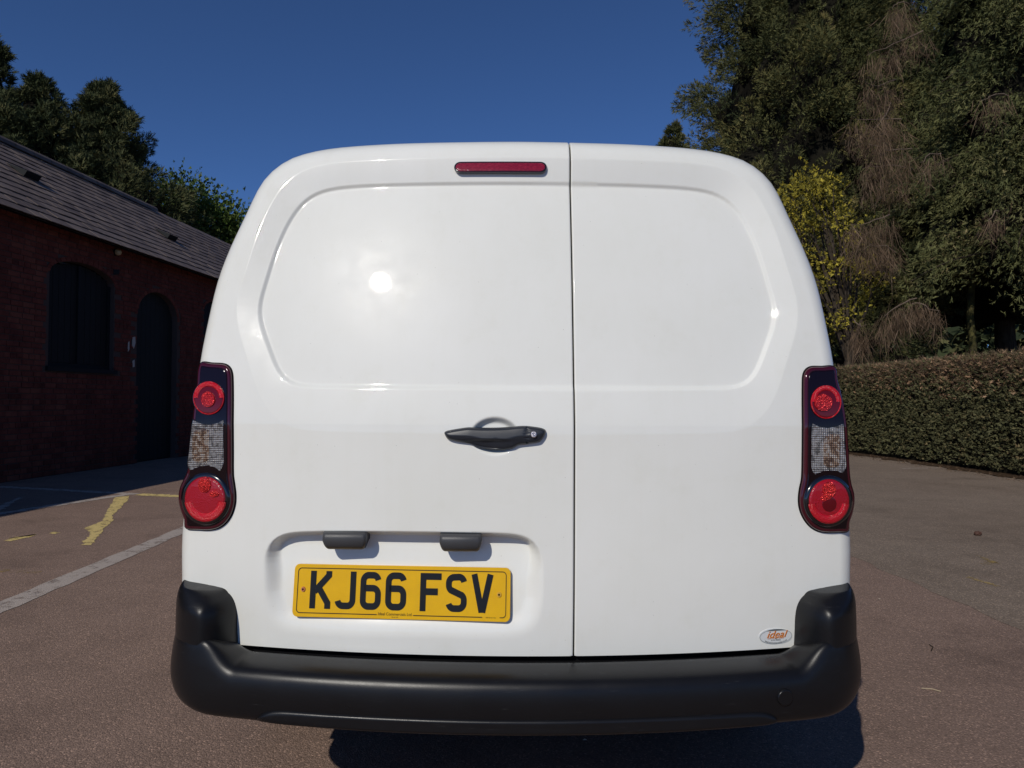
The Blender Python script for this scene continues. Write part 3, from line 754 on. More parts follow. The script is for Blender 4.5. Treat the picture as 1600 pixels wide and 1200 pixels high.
for u, v, m_ in ((-0.236, 0.002, M_SCREW), (0.234, 0.0, M_SCREW2)):
    lp = np.array([(u + 0.0062 * math.cos(a), v + 0.0062 * math.sin(a)) for a in np.linspace(0, 2 * math.pi, 20, endpoint=False)])
    plate_solid('screw', lp, 0.003, 0.0068, m_, PLATE, 0.25)
    lp = np.array([(u + 0.0026 * math.cos(a), v + 0.0026 * math.sin(a)) for a in np.linspace(0, 2 * math.pi, 6, endpoint=False)])
    plate_solid('screw_slot', lp, 0.0066, 0.0072, M_BLACK, PLATE, 0.05)

# --- number plate lamps: hooded black blocks under the top of the recess
M_LPL = mat('lamp_hood_plastic', (0.050, 0.050, 0.052), 0.42)
t = NT(M_LPL); t.bump(t.noise(t.pos(), 700, 3), 0.25, 0.002)
for px0, px1, py0, py1 in ((505, 571.5, 831.5, 860), (687, 752, 835, 863.5)):
    a = on_van((px0 + px1) / 2, (py0 + py1) / 2, -0.010); wx = abs(on_van(px1, py0, -0.010)[0] - on_van(px0, py0, -0.010)[0]); hz = abs(on_van(px0, py1, -0.010)[1] - on_van(px0, py0, -0.010)[1])
    yb = float(M(a[0], a[1])); n = 14; V = []; q = []
    # side profile: flat top, front rounding under
    prof = [(0.045, 0.5)] + [(0.004, 0.5), (-0.004, 0.47), (-0.009, 0.38), (-0.011, 0.22), (-0.0105, 0.0), (-0.009, -0.2), (-0.004, -0.38), (0.003, -0.48), (0.010, -0.5), (0.016, -0.42), (0.022, -0.1), (0.045, 0.05)]
    m = len(prof); us = np.array([-0.5, -0.485, -0.46, -0.42, 0, 0.42, 0.46, 0.485, 0.5])
    for u in us:
        e = max(0, (abs(u) - 0.42) / 0.08)
        for yy, zz_ in prof:
            low = max(0.0, -zz_)
            V.append([a[0] + u * wx * (1 - 0.24 * low), yb - 0.004 + yy * 1.15 + 0.006 * e * e, a[1] + zz_ * hz * (1 - 0.10 * e * e * (zz_ < 0.4))])
    for i in range(len(us) - 1):
        for j in range(m): q.append([i * m + j, i * m + (j + 1) % m, (i + 1) * m + (j + 1) % m, (i + 1) * m + j])
    obj('plate_lamp', V, [np.array(q), np.arange(m)[None], ((len(us) - 1) * m + np.arange(m))[::-1][None]], M_LPL, DOOR_L, True)

# --- oval dealer sticker ------------------------------------------------------------------
M_STICK = mat('sticker_white', (0.70, 0.71, 0.70), 0.3, coat=0.5)
t = NT(M_STICK); tc_ = t.pos(); sx_ = t.new('ShaderNodeSeparateXYZ'); t.link(tc_, sx_.inputs[0])
M_ORANGE = mat('sticker_orange', (0.75, 0.22, 0.01), 0.35); M_RUST = mat('sticker_shadow', (0.28, 0.07, 0.02), 0.4); M_GREENK = mat('sticker_ink', (0.015, 0.03, 0.03), 0.4); M_GREYK = mat('sticker_grey', (0.13, 0.14, 0.14), 0.4)
st_uv = smooth_closed(trace(ell(1212, 994, 26.0, 12.2, 40), -0.001), 80)
STK = rear_patch('oval_sticker', st_uv, M_STICK, VAN, 0.0008, edge=0.0004, back=0.002, off=-0.0004)
tag(STK, 'small oval dealer sticker with orange lettering')
sc_ = on_van(1212, 994); sR = abs(on_van(1238, 994)[0] - sc_[0]); sZ = abs(on_van(1212, 1006.2)[1] - sc_[1])
def stick(name, P2, fs, m, h):
    P2 = np.asarray(P2); x = sc_[0] + P2[:, 0]; z = sc_[1] + P2[:, 1]
    obj(name, np.stack([x, M(x, z) - h, z], 1), fs, m, STK)
def stick_text(body, size, u, v, m, h, shear=0.0, sx=1.0, bold=0.0):
    T, fs = text_vf(body, size, shear); stick('sticker_lettering', np.stack([u + T[:, 0] * sx, v + T[:, 1]], 1), fs, m, h)
rim_o = np.array(ell(0, 0, sR * 0.97, sZ * 0.96, 48, 0, 360)); rim_i = np.array(ell(0, 0, sR * 0.92, sZ * 0.88, 48, 0, 360))
k = np.arange(48); k2 = (k + 1) % 48
stick('sticker_border', np.vstack([rim_o, rim_i]), np.stack([k, k2, 48 + k2, 48 + k], 1), mat('sticker_rim', (0.42, 0.44, 0.43), 0.4), 0.0018)
cap_o = np.array(ell(0, 0, sR * 0.93, sZ * 0.93, 20, 52, 128)); cap_i = cap_o * [0.96, 0.0] + np.array([0, sZ * 0.72])
cap_i[:, 1] = np.minimum(cap_i[:, 1], cap_o[:, 1] - 0.0003)
k = np.arange(19)
stick('sticker_cap', np.vstack([cap_o, cap_i]), np.stack([k, k + 1, 20 + k + 1, 20 + k], 1), M_GREYK, 0.0020)
stick_text('ideal', 0.0245, 0.0012, sZ * 0.26 - 0.0008, M_RUST, 0.0022, 0.35, 1.12)
stick_text('ideal', 0.0245, 0.0, sZ * 0.26, M_ORANGE, 0.0026, 0.35, 1.12)
stick_text('commercials', 0.0085, -0.001, -sZ * 0.16, M_ORANGE, 0.0024, 0.3, 1.0)
stick_text('&', 0.0050, 0.0, -sZ * 0.27, M_GREENK, 0.0024)
stick_text('01733 390000', 0.0044, 0.0, -sZ * 0.46, M_GREENK, 0.0024)
T, fs = text_vf('ideal-commercials.co.uk', 0.0064)
ang = T[:, 0] / (sR * 0.74)
rr_ = 0.80 - T[:, 1] / sZ * -1.0
stick('sticker_lettering', np.stack([np.sin(ang) * sR * (0.80 + 0 * ang), -np.cos(ang) * sZ * 0.80 + T[:, 1] * 0.9], 1), fs, M_GREENK, 0.0024)

# ================================================================== THE PLACE
# ---- ground -----------------------------------------------------------------
def asphalt(name, c0, c1, grain, stone):
    m = mat(name, c0, 0.85, spec=0.25); t = NT(m); p = t.pos()
    big = t.noise(p, 0.55, 5, 0.6); fine = t.noise(p, 110.0, 3, 0.7)
    vor = t.voro(p, grain, out='Color')
    bw = t.new('ShaderNodeSeparateColor'); t.link(vor, bw.inputs[0])
    base = t.mix(t.ramp(big, [(0.3, (0, 0, 0)), (0.7, (1, 1, 1))]), c0, c1)
    st = t.ramp(bw.outputs[0], [(0.0, (0.72,) * 3), (0.5, (0.98,) * 3), (0.9, (1.15,) * 3), (0.985, (1.9, 1.85, 1.8))])
    col = t.mix(1.0, base, st, 'MULTIPLY')
    col = t.mix(0.55, col, t.ramp(fine, [(0.3, (0.7,) * 3), (0.7, (1.25,) * 3)]), 'MULTIPLY')
    blot = t.ramp(t.noise(p, 3.3, 4, 0.65), [(0.25, (0.86,) * 3), (0.75, (1.08,) * 3)])
    col = t.mix(1.0, col, blot, 'MULTIPLY')
    stain = t.ramp(t.noise(p, 1.1, 6, 0.7), [(0.30, (0.80,) * 3), (0.46, (1, 1, 1)), (0.66, (1.0,) * 3), (0.8, (1.08,) * 3)])
    col = t.mix(1.0, col, stain, 'MULTIPLY')
    t.link(col, t.b.inputs['Base Color'])
    hgt = t.math('ADD', t.math('MULTIPLY', t.voro(p, grain), -1.0), t.math('MULTIPLY', fine, 0.5))
    t.bump(hgt, 0.5, 0.005)
    return m
M_TAR = asphalt('red_brown_tarmac', (0.230, 0.155, 0.118), (0.270, 0.186, 0.143), 190.0, 0)
M_TAR2 = asphalt('old_grey_tarmac', (0.205, 0.155, 0.115), (0.245, 0.190, 0.144), 150.0, 0)
M_SOIL = mat('soil_and_needles', (0.05, 0.032, 0.02), 0.95, spec=0.1)
t = NT(M_SOIL); p = t.pos()
t.link(t.ramp(t.noise(p, 30, 6, 0.7), [(0.3, (0.03, 0.019, 0.012)), (0.55, (0.085, 0.052, 0.03)), (0.75, (0.16, 0.105, 0.062))]), t.b.inputs['Base Color'])
t.bump(t.noise(p, 60, 5, 0.7), 0.9, 0.03)
def sheet(name, pts, m, z, kind='structure'):
    o = obj(name, [[a, b, z] for a, b in pts], np.arange(len(pts))[None], m)
    return tag(o, kind=kind)
sheet('ground', [(-400, -120), (400, -120), (400, 700), (-400, 700)], M_SOIL, -0.02)
sheet('tarmac_yard', [(-40, -60), (3.0, -60), (3.0, 60), (-40, 60)], M_TAR, 0.0)
# ragged seam of the older tarmac laid against it
rag = [(2.5 + 0.018 * math.sin(i * 1.7) + RNG.normal(0, 0.006) - 0.03 * sstep((yy_ - 3.7) / 1.5), yy_) for i, yy_ in enumerate(np.linspace(-20, 40, 400))]
sheet('old_tarmac', rag + [(60, 40), (60, -20)], M_TAR2, 0.0016)

# worn paint: the marking itself has holes where it has flaked away
def paint(name, c, lo, hi, scale=9.0):
    m = mat(name, c, 0.8, spec=0.2); t = NT(m); p = t.pos()
    n1 = t.noise(p, scale, 6, 0.72); n2 = t.noise(p, 120, 2, 0.6)
    k = t.math('ADD', t.math('MULTIPLY', n1, 0.75), t.math('MULTIPLY', n2, 0.25))
    t.link(t.ramp(k, [(lo, (0, 0, 0)), (hi, (1, 1, 1))]), t.b.inputs['Alpha'])
    t.link(t.mix(t.noise(p, 60, 4, 0.7), tuple(x * 0.75 for x in c), tuple(x * 1.15 for x in c)), t.b.inputs['Base Color'])
    t.bump(t.voro(p, 150), 0.5, 0.005)
    return m
M_LINE = paint('worn_white_line', (0.44, 0.375, 0.325), 0.35, 0.48)
M_YLINE = paint('worn_yellow_line', (0.68, 0.52, 0.21), 0.375, 0.48, 12)
M_YFAINT2 = paint('rubbed_yellow_streak', (0.42, 0.30, 0.13), 0.44, 0.54, 14)
M_YFAINT = paint('faint_yellow_paint', (0.36, 0.25, 0.09), 0.50, 0.58, 10)
def gline(name, a, b, wd, m, ragged=0.006, z=0.0025, n=60, ext=0.0):
    A = gp(*a); B = gp(*b); d = B - A; L = np.linalg.norm(d); d /= L; nn = np.array([-d[1], d[0], 0])
    B = B + d * ext
    s_ = np.linspace(0, 1, n); V = []
    for side in (1, -1):
        for q in s_: V.append(A + (B - A) * q + nn * (side * wd / 2 + RNG.normal(0, ragged)))
    V = np.array(V); V[:, 2] = z
    q = np.array([[i, i + 1, n + i + 1, n + i] for i in range(n - 1)])
    return obj(name, V, q, m)
def gpoly(name, pts, m, z=0.0025, jit=0.012, n=120):
    P = np.array([gp(*q)[:2] for q in pts]); P = resample(P, n); P = P + RNG.normal(0, jit, P.shape)
    return obj(name, np.column_stack([P, np.full(n, z)]), np.arange(n)[None], m)
LN = []
def mark(o, label): tag(o, label, 'road marking', kind=None); return o
A0 = gp(-260, 1060); 
o = gline('bay_line', (-150, 1014), (283, 829.5), 0.15, M_LINE, ext=22.0, n=220); mark(o, 'long greyish white parking bay line running past the van on its left')
o = gpoly('yellow_marking', [(180, 777), (203, 775), (199, 782), (186, 795), (176, 806), (176, 814), (164, 824), (158, 834), (150, 843), (142, 852), (129, 852), (131, 845), (139, 838), (142, 832), (131, 826), (146, 820), (160, 814), (167, 800), (173, 789)], M_YLINE, jit=0.006, n=160)
mark(o, 'broad flaking yellow painted stroke near the shadow edge')
o = gline('yellow_bay_line', (217, 772.5), (300, 776.5), 0.16, M_YLINE, 0.012, ext=0.2); mark(o, 'thin yellow line in the sun just beyond the shadow, beside the left lamp')
o = gline('shaded_bay_line', (-60, 757.5), (214, 772.3), 0.13, M_LINE, 0.01); mark(o, 'faint pale line crossing the shaded ground towards the wall')
o = gline('shaded_bay_edge', (-60, 812), (200, 772.6), 0.13, M_LINE, 0.01, z=0.0035); mark(o, 'faint pale line in the shade running along the shadow edge')
o = gpoly('shaded_stripe', [(-20, 805), (-10, 795), (30, 777), (37, 777), (20, 786), (0, 799)], M_LINE, z=0.0045); mark(o, 'short broad pale stripe in the shade at the left edge')
o = gpoly('yellow_scrap', [(6, 845), (25, 839), (45, 838), (55, 835), (50, 839), (30, 843), (15, 846)], M_YLINE, n=60, jit=0.008); mark(o, 'thin ragged scrap of yellow paint left of the broad stroke')
o = gpoly('yellow_scrap', [(76, 834), (84, 831), (92, 833), (84, 835)], M_YLINE, n=40, jit=0.006); mark(o, 'smallest dab of yellow paint beside the ragged scrap')
o = gline('faint_yellow_scrap', (0, 892), (60, 895), 0.06, M_YFAINT, 0.012, n=30); mark(o, 'faint rubbed yellow dashes nearest the white bay line')
o = gline('faint_yellow_streak', (1512, 902), (1560, 917), 0.035, M_YFAINT2, 0.008, n=30, z=0.004); mark(o, 'short yellow streak on the grey tarmac right of the van')
o = gpoly('faint_yellow_patch', [(1528, 868), (1556, 872), (1560, 882), (1536, 883)], M_YFAINT, n=50, z=0.004); mark(o, 'rubbed yellow speckle on the grey tarmac, behind the short streak')
o = gline('faint_white_line', (1408, 732.2), (1520, 730.6), 0.05, M_LINE, 0.01, n=40, z=0.004); mark(o, 'thin worn white line at the foot of the hedge')
o = gline('faint_white_scrap', (1352, 709), (1390, 711), 0.05, M_LINE, 0.01, n=20, z=0.004); mark(o, 'very short white scrap by the far end of the hedge')

# ---- foliage tools -----------------------------------------------------------
def leaf_mat(name, stops, rough=0.6, spec=0.25, bright=1.0):
    m = mat(name, stops[0][1], rough, spec=spec * 0.25); t = NT(m)
    a = t.new('ShaderNodeAttribute', attribute_name='tint')
    stops = [(q, tuple(min(0.6, bright * x) for x in c)) for q, c in stops]
    t.link(t.ramp(a.outputs['Fac'], stops), t.b.inputs['Base Color'])
    return m
def unit(v): return v / (np.linalg.norm(v, axis=-1, keepdims=True) + 1e-9)
def tri_obj(name, T, tint, m, parent):
    """T (n,3,3) triangles with one tint each"""
    n = len(T); V = T.reshape(-1, 3)
    o = obj(name, V, np.arange(3 * n).reshape(n, 3), m, parent)
    at = o.data.attributes.new('tint', 'FLOAT', 'FACE'); at.data.foreach_set('value', np.asarray(tint, np.float32))
    return o
def sprays(P, A, L, k=6, spread=0.7, wid=0.22, flat=0.0, droop=0.0, rng=RNG, tint=None):
    """fern-like sprays: k slim leaflets along and around an axis; P (n,3), A (n,3), L (n,)"""
    n = len(P); A = unit(A)
    r = unit(rng.normal(size=(n, 3))); side = unit(np.cross(A, r)); up = np.cross(side, A)
    T = []
    for j in range(k):
        f = 0.0 if j == 0 else (j / k) * 0.85
        s = 0.0 if j == 0 else (1 if j % 2 else -1)
        base = P + A * (L * f)[:, None]
        dirn = unit(A * 1.0 + side * (s * spread * rng.uniform(0.6, 1.3, n))[:, None] + up * rng.normal(0, 0.25, n)[:, None] + np.array([0, 0, -droop]) * rng.uniform(0.5, 1.4, n)[:, None])
        ln = L * (1.0 if j == 0 else 0.62 * (1 - 0.35 * f)) * rng.uniform(0.8, 1.2, n)
        wv = unit(np.cross(dirn, unit(rng.normal(size=(n, 3)) + up)))
        w_ = (ln * wid * rng.uniform(0.7, 1.3, n))[:, None] * 0.5
        mid = base + dirn * (ln * 0.38)[:, None]
        T.append(np.stack([base - wv * w_ * 0.6, mid + wv * w_, base + dirn * ln[:, None]], 1))
    T = np.concatenate(T)
    tt = np.tile(tint if tint is not None else rng.uniform(0, 1, n), k) + rng.normal(0, 0.06, n * k)
    return T, np.clip(tt, 0, 1)
def rand_dirs(n, rng=RNG): return unit(rng.normal(size=(n, 3)))

M_BARK = mat('bark', (0.06, 0.045, 0.033), 0.9, spec=0.1)
t = NT(M_BARK); mp = t.new('ShaderNodeMapping'); mp.inputs['Scale'].default_value = (8, 8, 1.5); t.link(t.pos(), mp.inputs['Vector'])
nn_ = t.noise(mp.outputs[0], 2.0, 5, 0.7)
t.link(t.ramp(nn_, [(0.3, (0.025, 0.019, 0.014)), (0.6, (0.085, 0.066, 0.048)), (0.8, (0.15, 0.13, 0.10))]), t.b.inputs['Base Color']); t.bump(nn_, 0.9, 0.05)
M_MOSSY = mat('mossy_bark', (0.10, 0.10, 0.03), 0.9, spec=0.1)
t = NT(M_MOSSY); nn_ = t.noise(t.pos(), 5.0, 5, 0.7)
t.link(t.ramp(nn_, [(0.35, (0.04, 0.035, 0.02)), (0.6, (0.11, 0.10, 0.035)), (0.8, (0.2, 0.18, 0.07))]), t.b.inputs['Base Color']); t.bump(nn_, 0.9, 0.04)
M_TWIG = leaf_mat('dead_twig', [(0.0, (0.050, 0.034, 0.022)), (0.5, (0.115, 0.077, 0.050)), (1.0, (0.20, 0.140, 0.095))], 0.8, 0.1, bright=1.15)
M_CYP = leaf_mat('cypress_green', [(0.0, (0.036, 0.046, 0.022)), (0.45, (0.090, 0.092, 0.036)), (0.8, (0.145, 0.130, 0.048)), (1.0, (0.21, 0.165, 0.065))], 0.6, 0.25, bright=1.15)
M_DROOP = leaf_mat('olive_conifer_green', [(0.0, (0.045, 0.052, 0.022)), (0.5, (0.098, 0.102, 0.040)), (0.85, (0.140, 0.132, 0.055)), (1.0, (0.21, 0.165, 0.085))], 0.6, 0.25, bright=1.2)
M_DARKC = leaf_mat('dark_conifer_green', [(0.0, (0.022, 0.030, 0.016)), (0.5, (0.046, 0.056, 0.026)), (1.0, (0.095, 0.090, 0.038))], 0.65, 0.2, bright=1.3)
M_YELLOW = leaf_mat('spring_yellow_leaf', [(0.0, (0.08, 0.075, 0.018)), (0.5, (0.24, 0.20, 0.030)), (1.0, (0.46, 0.37, 0.05))], 0.55, 0.3)
M_GREEN = leaf_mat('fresh_green_leaf', [(0.0, (0.03, 0.06, 0.014)), (0.5, (0.075, 0.115, 0.026)), (1.0, (0.15, 0.175, 0.05))], 0.5, 0.3, bright=1.1)
M_HEDGE = leaf_mat('hedge_leaf', [(0.0, (0.040, 0.042, 0.022)), (0.45, (0.088, 0.086, 0.042)), (0.62, (0.125, 0.105, 0.052)), (0.75, (0.165, 0.100, 0.058)), (1.0, (0.30, 0.195, 0.120))], 0.6, 0.25, bright=1.35)
M_CORE = mat('inner_shade', (0.012, 0.011, 0.008), 0.95, spec=0.05)  # near-black colour stands in for the shade deep inside foliage

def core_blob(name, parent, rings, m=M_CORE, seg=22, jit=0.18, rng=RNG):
    """lumpy near-black solid standing in for the shade inside a crown; rings: (cx, cy, z, r)"""
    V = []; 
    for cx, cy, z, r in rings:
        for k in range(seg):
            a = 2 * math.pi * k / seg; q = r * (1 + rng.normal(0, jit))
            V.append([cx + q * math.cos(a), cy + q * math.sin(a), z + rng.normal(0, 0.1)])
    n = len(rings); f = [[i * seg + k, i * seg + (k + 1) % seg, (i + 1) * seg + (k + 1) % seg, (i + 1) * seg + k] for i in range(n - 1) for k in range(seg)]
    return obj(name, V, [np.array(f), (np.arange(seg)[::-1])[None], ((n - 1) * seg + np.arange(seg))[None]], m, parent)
def trunk_vf(base, h, r0, r1, lean=(0, 0), n=9, seg=10, rng=RNG):
    pts = [np.array([base[0] + lean[0] * q + rng.normal(0, r0 * 0.12), base[1] + lean[1] * q + rng.normal(0, r0 * 0.12), h * q]) for q in np.linspace(0, 1, n)]
    return tube_vf(pts, np.linspace(r0, r1, n), seg), pts

def conifer(name, x, y, H, Rm, z0, n_clump, per, m, label, leaf=0.26, up=0.55, plume=1.0, facing=True, group=None, seed=1, taper=1.0, droop=0.0, k=6, tint_mu=0.45, wid=0.26, core=0.72, zmax=None, rag=0.0):
    rng = np.random.default_rng(seed)
    T_ = empty(name, (x, y, 0)); tag(T_, label, 'tree', group)
    (v, f), _ = trunk_vf((x, y), H * 0.96, 0.028 * H * 0.6 + 0.08, 0.03, rng=rng)
    obj('trunk', v, f, M_BARK, T_, True)
    zt = H if zmax is None else min(H, zmax)
    z = z0 + (zt - z0) * rng.uniform(0, 1, n_clump) ** 0.92
    prof = lambda zz: Rm * np.clip(1 - ((zz - z0) / (H - z0)) ** taper, 0.0, 1) * (0.86 + 0.14 * np.sin(zz * 2.1 + seed)) * np.clip(0.62 + (zz - z0) / (H * 0.16), 0, 1) + 0.05
    az = rng.uniform(0, 2 * math.pi, n_clump)
    if facing:      # denser on the side that can be seen
        a0 = math.atan2(-y, -x); az = a0 + rng.uniform(-2.0, 2.0, n_clump)
    rr = prof(z) * np.where(rng.uniform(size=n_clump) < 0.7, rng.uniform(0.82, 1.0, n_clump), rng.uniform(0.5, 0.85, n_clump))
    if rag: rr = rr * np.clip(rng.normal(1.0, rag, n_clump), 0.6, 1.5)
    # lobes: whole boughs stand proud of their neighbours
    rr = rr * (1 + 0.13 * np.sin(az * 5 + z * 1.3 + seed) + 0.10 * np.sin(az * 9 - z * 2.3))
    out = np.stack([np.cos(az), np.sin(az), np.zeros(n_clump)], 1)
    C = np.stack([x + out[:, 0] * rr, y + out[:, 1] * rr, z], 1)
    ax = unit(out + np.array([0, 0, up]) + rng.normal(0, 0.22, (n_clump, 3)))
    pl_ = plume * rng.uniform(0.6, 1.25, n_clump) * np.clip(rr / (0.45 * Rm), 0.30, 1.0); thin = np.clip(rr / (0.45 * Rm), 0.35, 1.0)
    ct = np.clip(rng.normal(tint_mu, 0.17, n_clump), 0, 1)
    idx = np.repeat(np.arange(n_clump), per); n = len(idx)
    s_ = rng.uniform(-0.35, 1.0, n); tip_light = 0.16 * np.clip(s_, 0, 1); rad = (0.27 * plume) * thin[idx] * np.sqrt(np.clip(1 - np.clip(s_, 0, 1) ** 1.4, 0.02, 1)) * rng.uniform(0.35, 1.0, n) ** 0.6  # spray tips tinted lighter, a sunlit highlight put into the colour
    rd = unit(np.cross(ax[idx], rand_dirs(n, rng)))
    P = C[idx] + ax[idx] * (s_ * pl_[idx] * 0.62)[:, None] + rd * rad[:, None]
    A = ax[idx] * 0.9 + rd * 0.75 + rng.normal(0, 0.2, (n, 3)) + np.array([0, 0, -droop])
    L = leaf * rng.uniform(0.65, 1.3, n)
    T, tt = sprays(P, A, L, k=k, spread=0.75, wid=wid, droop=droop * 0.5, rng=rng, tint=ct[idx] - 0.08 + tip_light + rng.normal(0, 0.10, n))
    tri_obj('crown', T, tt, m, T_)
    zs = np.linspace(z0 + 0.4, H * 0.97, 16)
    core_blob('shade_core', T_, [(x, y, q, max(0.05, float(prof(q)) * core)) for q in zs], rng=rng)
    return T_

# ---- brick stable block ---------------------------------------------------------
WT = np.array([0.0828, 0.9966, 0.0]); WN = np.array([0.9966, -0.0828, 0.0]); WO = np.array([-7.52, 0.0, 0.0])
def wp(u, z, o=0.0): return WO + WT * u + WN * o + np.array([0, 0, z])
def wall_px(px, py, o=0.0):
    """pixel -> (u, z) on the wall plane"""
    d = ray(px, py); c = np.array([0, 0, CAM.z]); q = ((WO + WN * o - c) @ WN) / (d @ WN); P = c + d * q
    return float((P - WO) @ WT), float(P[2])
EAVE = 3.62; U0, U1 = 1.0, 30.0
BUILD = empty('brick_stable_building', tuple(wp(12, 0)))
tag(BUILD, 'long low red brick building with slate roof in shade on the left', 'building')
M_MORTAR = mat('lime_mortar', (0.085, 0.062, 0.055), 0.95, spec=0.1)
M_BRICK = mat('old_red_brick', (0.19, 0.055, 0.036), 0.88, spec=0.15)
t = NT(M_BRICK); p = t.pos()
oi = t.new('ShaderNodeObjectInfo')
bn = t.noise(p, 4.0, 4, 0.7); bn2 = t.noise(p, 60, 4, 0.7)
kk_ = t.math('ADD', t.math('MULTIPLY', bn, 0.6), t.math('ADD', t.math('MULTIPLY', bn2, 0.25), t.math('MULTIPLY', oi.outputs['Random'], 0.2)))
t.link(t.ramp(kk_, [(0.32, (0.07, 0.022, 0.017)), (0.5, (0.15, 0.042, 0.030)), (0.7, (0.20, 0.068, 0.045))]), t.b.inputs['Base Color']); t.bump(bn2, 0.6, 0.006)
M_SLATE = mat('old_slate', (0.12, 0.105, 0.105), 0.62, spec=0.35)
t = NT(M_SLATE); p = t.pos(); oi = t.new('ShaderNodeObjectInfo')
kk_ = t.math('ADD', t.math('MULTIPLY', t.noise(p, 3.5, 5, 0.7), 0.8), t.math('MULTIPLY', oi.outputs['Random'], 0.22))
t.link(t.ramp(kk_, [(0.3, (0.092, 0.066, 0.054)), (0.5, (0.152, 0.112, 0.090)), (0.7, (0.21, 0.160, 0.130))]), t.b.inputs['Base Color']); t.bump(t.noise(p, 45, 4, 0.7), 0.5, 0.006)
M_WOOD = mat('dark_painted_wood', (0.008, 0.010, 0.012), 0.7, spec=0.25)
M_DOORW = mat('dark_green_planks', (0.009, 0.013, 0.014), 0.7, spec=0.25)
t = NT(M_DOORW); t.bump(t.noise(t.pos(), 30, 4), 0.4, 0.004)

# openings (u0, u1, z0, spring, crown)
def opening(pxs, top, bot, spring):
    u0 = wall_px(pxs[0], 500)[0]; u1 = wall_px(pxs[1], 500)[0]; um = (pxs[0] + pxs[1]) / 2
    return [u0, u1, max(0.0, wall_px(um, bot)[1]), wall_px(um, spring)[1], wall_px(um, top)[1]]
WIN1 = opening((76, 178), 411, 575, 436); DOOR1 = opening((214, 277), 457, 760, 497); DOOR1[2] = 0.0
d_u = WIN1[0] - 0.0
WIN2 = [DOOR1[1] + 1.0, DOOR1[1] + 2.6] + WIN1[2:]
WIN0 = [WIN1[0] - 5.0, WIN1[1] - 5.0] + WIN1[2:]
OPEN = [WIN0, WIN1, DOOR1, WIN2]
def arch_loop(o, g=0.0, n=14):
    u0, u1, z0, zs, zt = o; u0 -= g; u1 += g; z0 -= g if z0 > 0 else 0
    c = (u0 + u1) / 2; a = (u1 - u0) / 2; b = zt - zs + g
    return [(u0, z0), (u1, z0)] + [(c + a * math.cos(q), zs + b * math.sin(q)) for q in np.linspace(0, math.pi, n)]
def in_open(u, z, g=0.0):
    for u0, u1, z0, zs, zt in OPEN:
        if u0 - g < u < u1 + g and z > z0 - g:
            if z < zs: return True
            a = (u1 - u0) / 2 + g; c = (u0 + u1) / 2; b = zt - zs + g
            if ((u - c) / a) ** 2 + ((z - zs) / b) ** 2 < 1: return True
    return False
bm = bmesh.new(); edges = []
def addloop(L):
    vs = [bm.verts.new(wp(u, z)) for u, z in L]
    es = [bm.edges.new((vs[i], vs[(i + 1) % len(vs)])) for i in range(len(vs))]
    return vs, es
outer = [(U0, 0.0)]
for o in sorted(OPEN):
    if o[2] == 0.0:
        al = arch_loop(o); outer += [al[0]] + al[2:][::-1] + [al[1]]
outer += [(U1, 0.0), (U1, EAVE), (U0, EAVE)]
vs, es = addloop(outer); edges += es
for o in OPEN:
    if o[2] > 0: vs, es = addloop(arch_loop(o)); edges += es
bmesh.ops.triangle_fill(bm, edges=edges, use_beauty=True)
for o in OPEN:                                   # reveals of the openings
    L = arch_loop(o); n = len(L)
    a = [bm.verts.new(wp(u, z, 0.0)) for u, z in L]; b = [bm.verts.new(wp(u, z, -0.14)) for u, z in L]
    for i in range(n):
        if o[2] == 0 and i == 0: continue
        bm.faces.new((a[i], a[(i + 1) % n], b[(i + 1) % n], b[i]))
WALL = bm_obj('wall', bm, M_MORTAR, BUILD)
# bricks laid in courses in front of the mortar
def brick_mesh(L, H_=0.068, d=0.012):
    b = box_vf(-L / 2, L / 2, -0.002, d, -H_ / 2, H_ / 2)
    # axes: x along the wall, y outwards
    bmesh.ops.bevel(b, geom=[e for e in b.edges if all(v.co.y > 0 for v in e.verts)], offset=0.004, segments=1, affect='EDGES')
    me = bpy.data.meshes.new('brick'); b.to_mesh(me); b.free(); me.materials.append(M_BRICK); return me
B_STR = [brick_mesh(0.213), brick_mesh(0.209, 0.066)]; B_HEAD = [brick_mesh(0.100), brick_mesh(0.103, 0.066)]
WROT = Matrix((( WT[0], WN[0], 0), (WT[1], WN[1], 0), (0, 0, 1))).to_4x4()
cand = []; course = 0.0785; rows = int(EAVE / course)
for r in range(rows):
    z = 0.042 + r * course; u = 1.05 + (0.06 if r % 2 else 0.0); header = r % 2
    while u < 29.8:
        L = 0.112 if header else 0.225; c_ = u + L / 2
        if not in_open(c_, z, 0.075 if z > 1.4 else 0.04): cand.append((c_, z, header))
        u += L; 
        header = (r % 4 == 1)
vis = [q for q in cand if 9.75 < q[0] < 15.5]
vis.sort(key=lambda q: (q[0] + (0.25 if q[2] else 0)))
single = set(vis[:300])
tri_parts = []
base_v = {}
def mesh_vf(me):
    V = np.empty(len(me.vertices) * 3); me.vertices.foreach_get('co', V); fs = {}
    for p_ in me.polygons: fs.setdefault(len(p_.vertices), []).append(list(p_.vertices))
    return V.reshape(-1, 3), [np.array(x) for x in fs.values()]
VF = {id(m_): mesh_vf(m_) for m_ in B_STR + B_HEAD}
for q in cand:
    me = random.choice(B_HEAD if q[2] else B_STR); oo = random.uniform(-0.003, 0.003)
    if q in single:
        o = bpy.data.objects.new('brick', me); COL.objects.link(o); o.parent = BUILD
        o.matrix_local = Matrix.Translation(Vector(wp(q[0], q[1], oo) - origin(BUILD))) @ WROT
    else:
        v, fs = VF[id(me)]
        V = v @ np.array([WT, WN, [0, 0, 1]]) + wp(q[0], q[1], oo); tri_parts.append((V, fs))
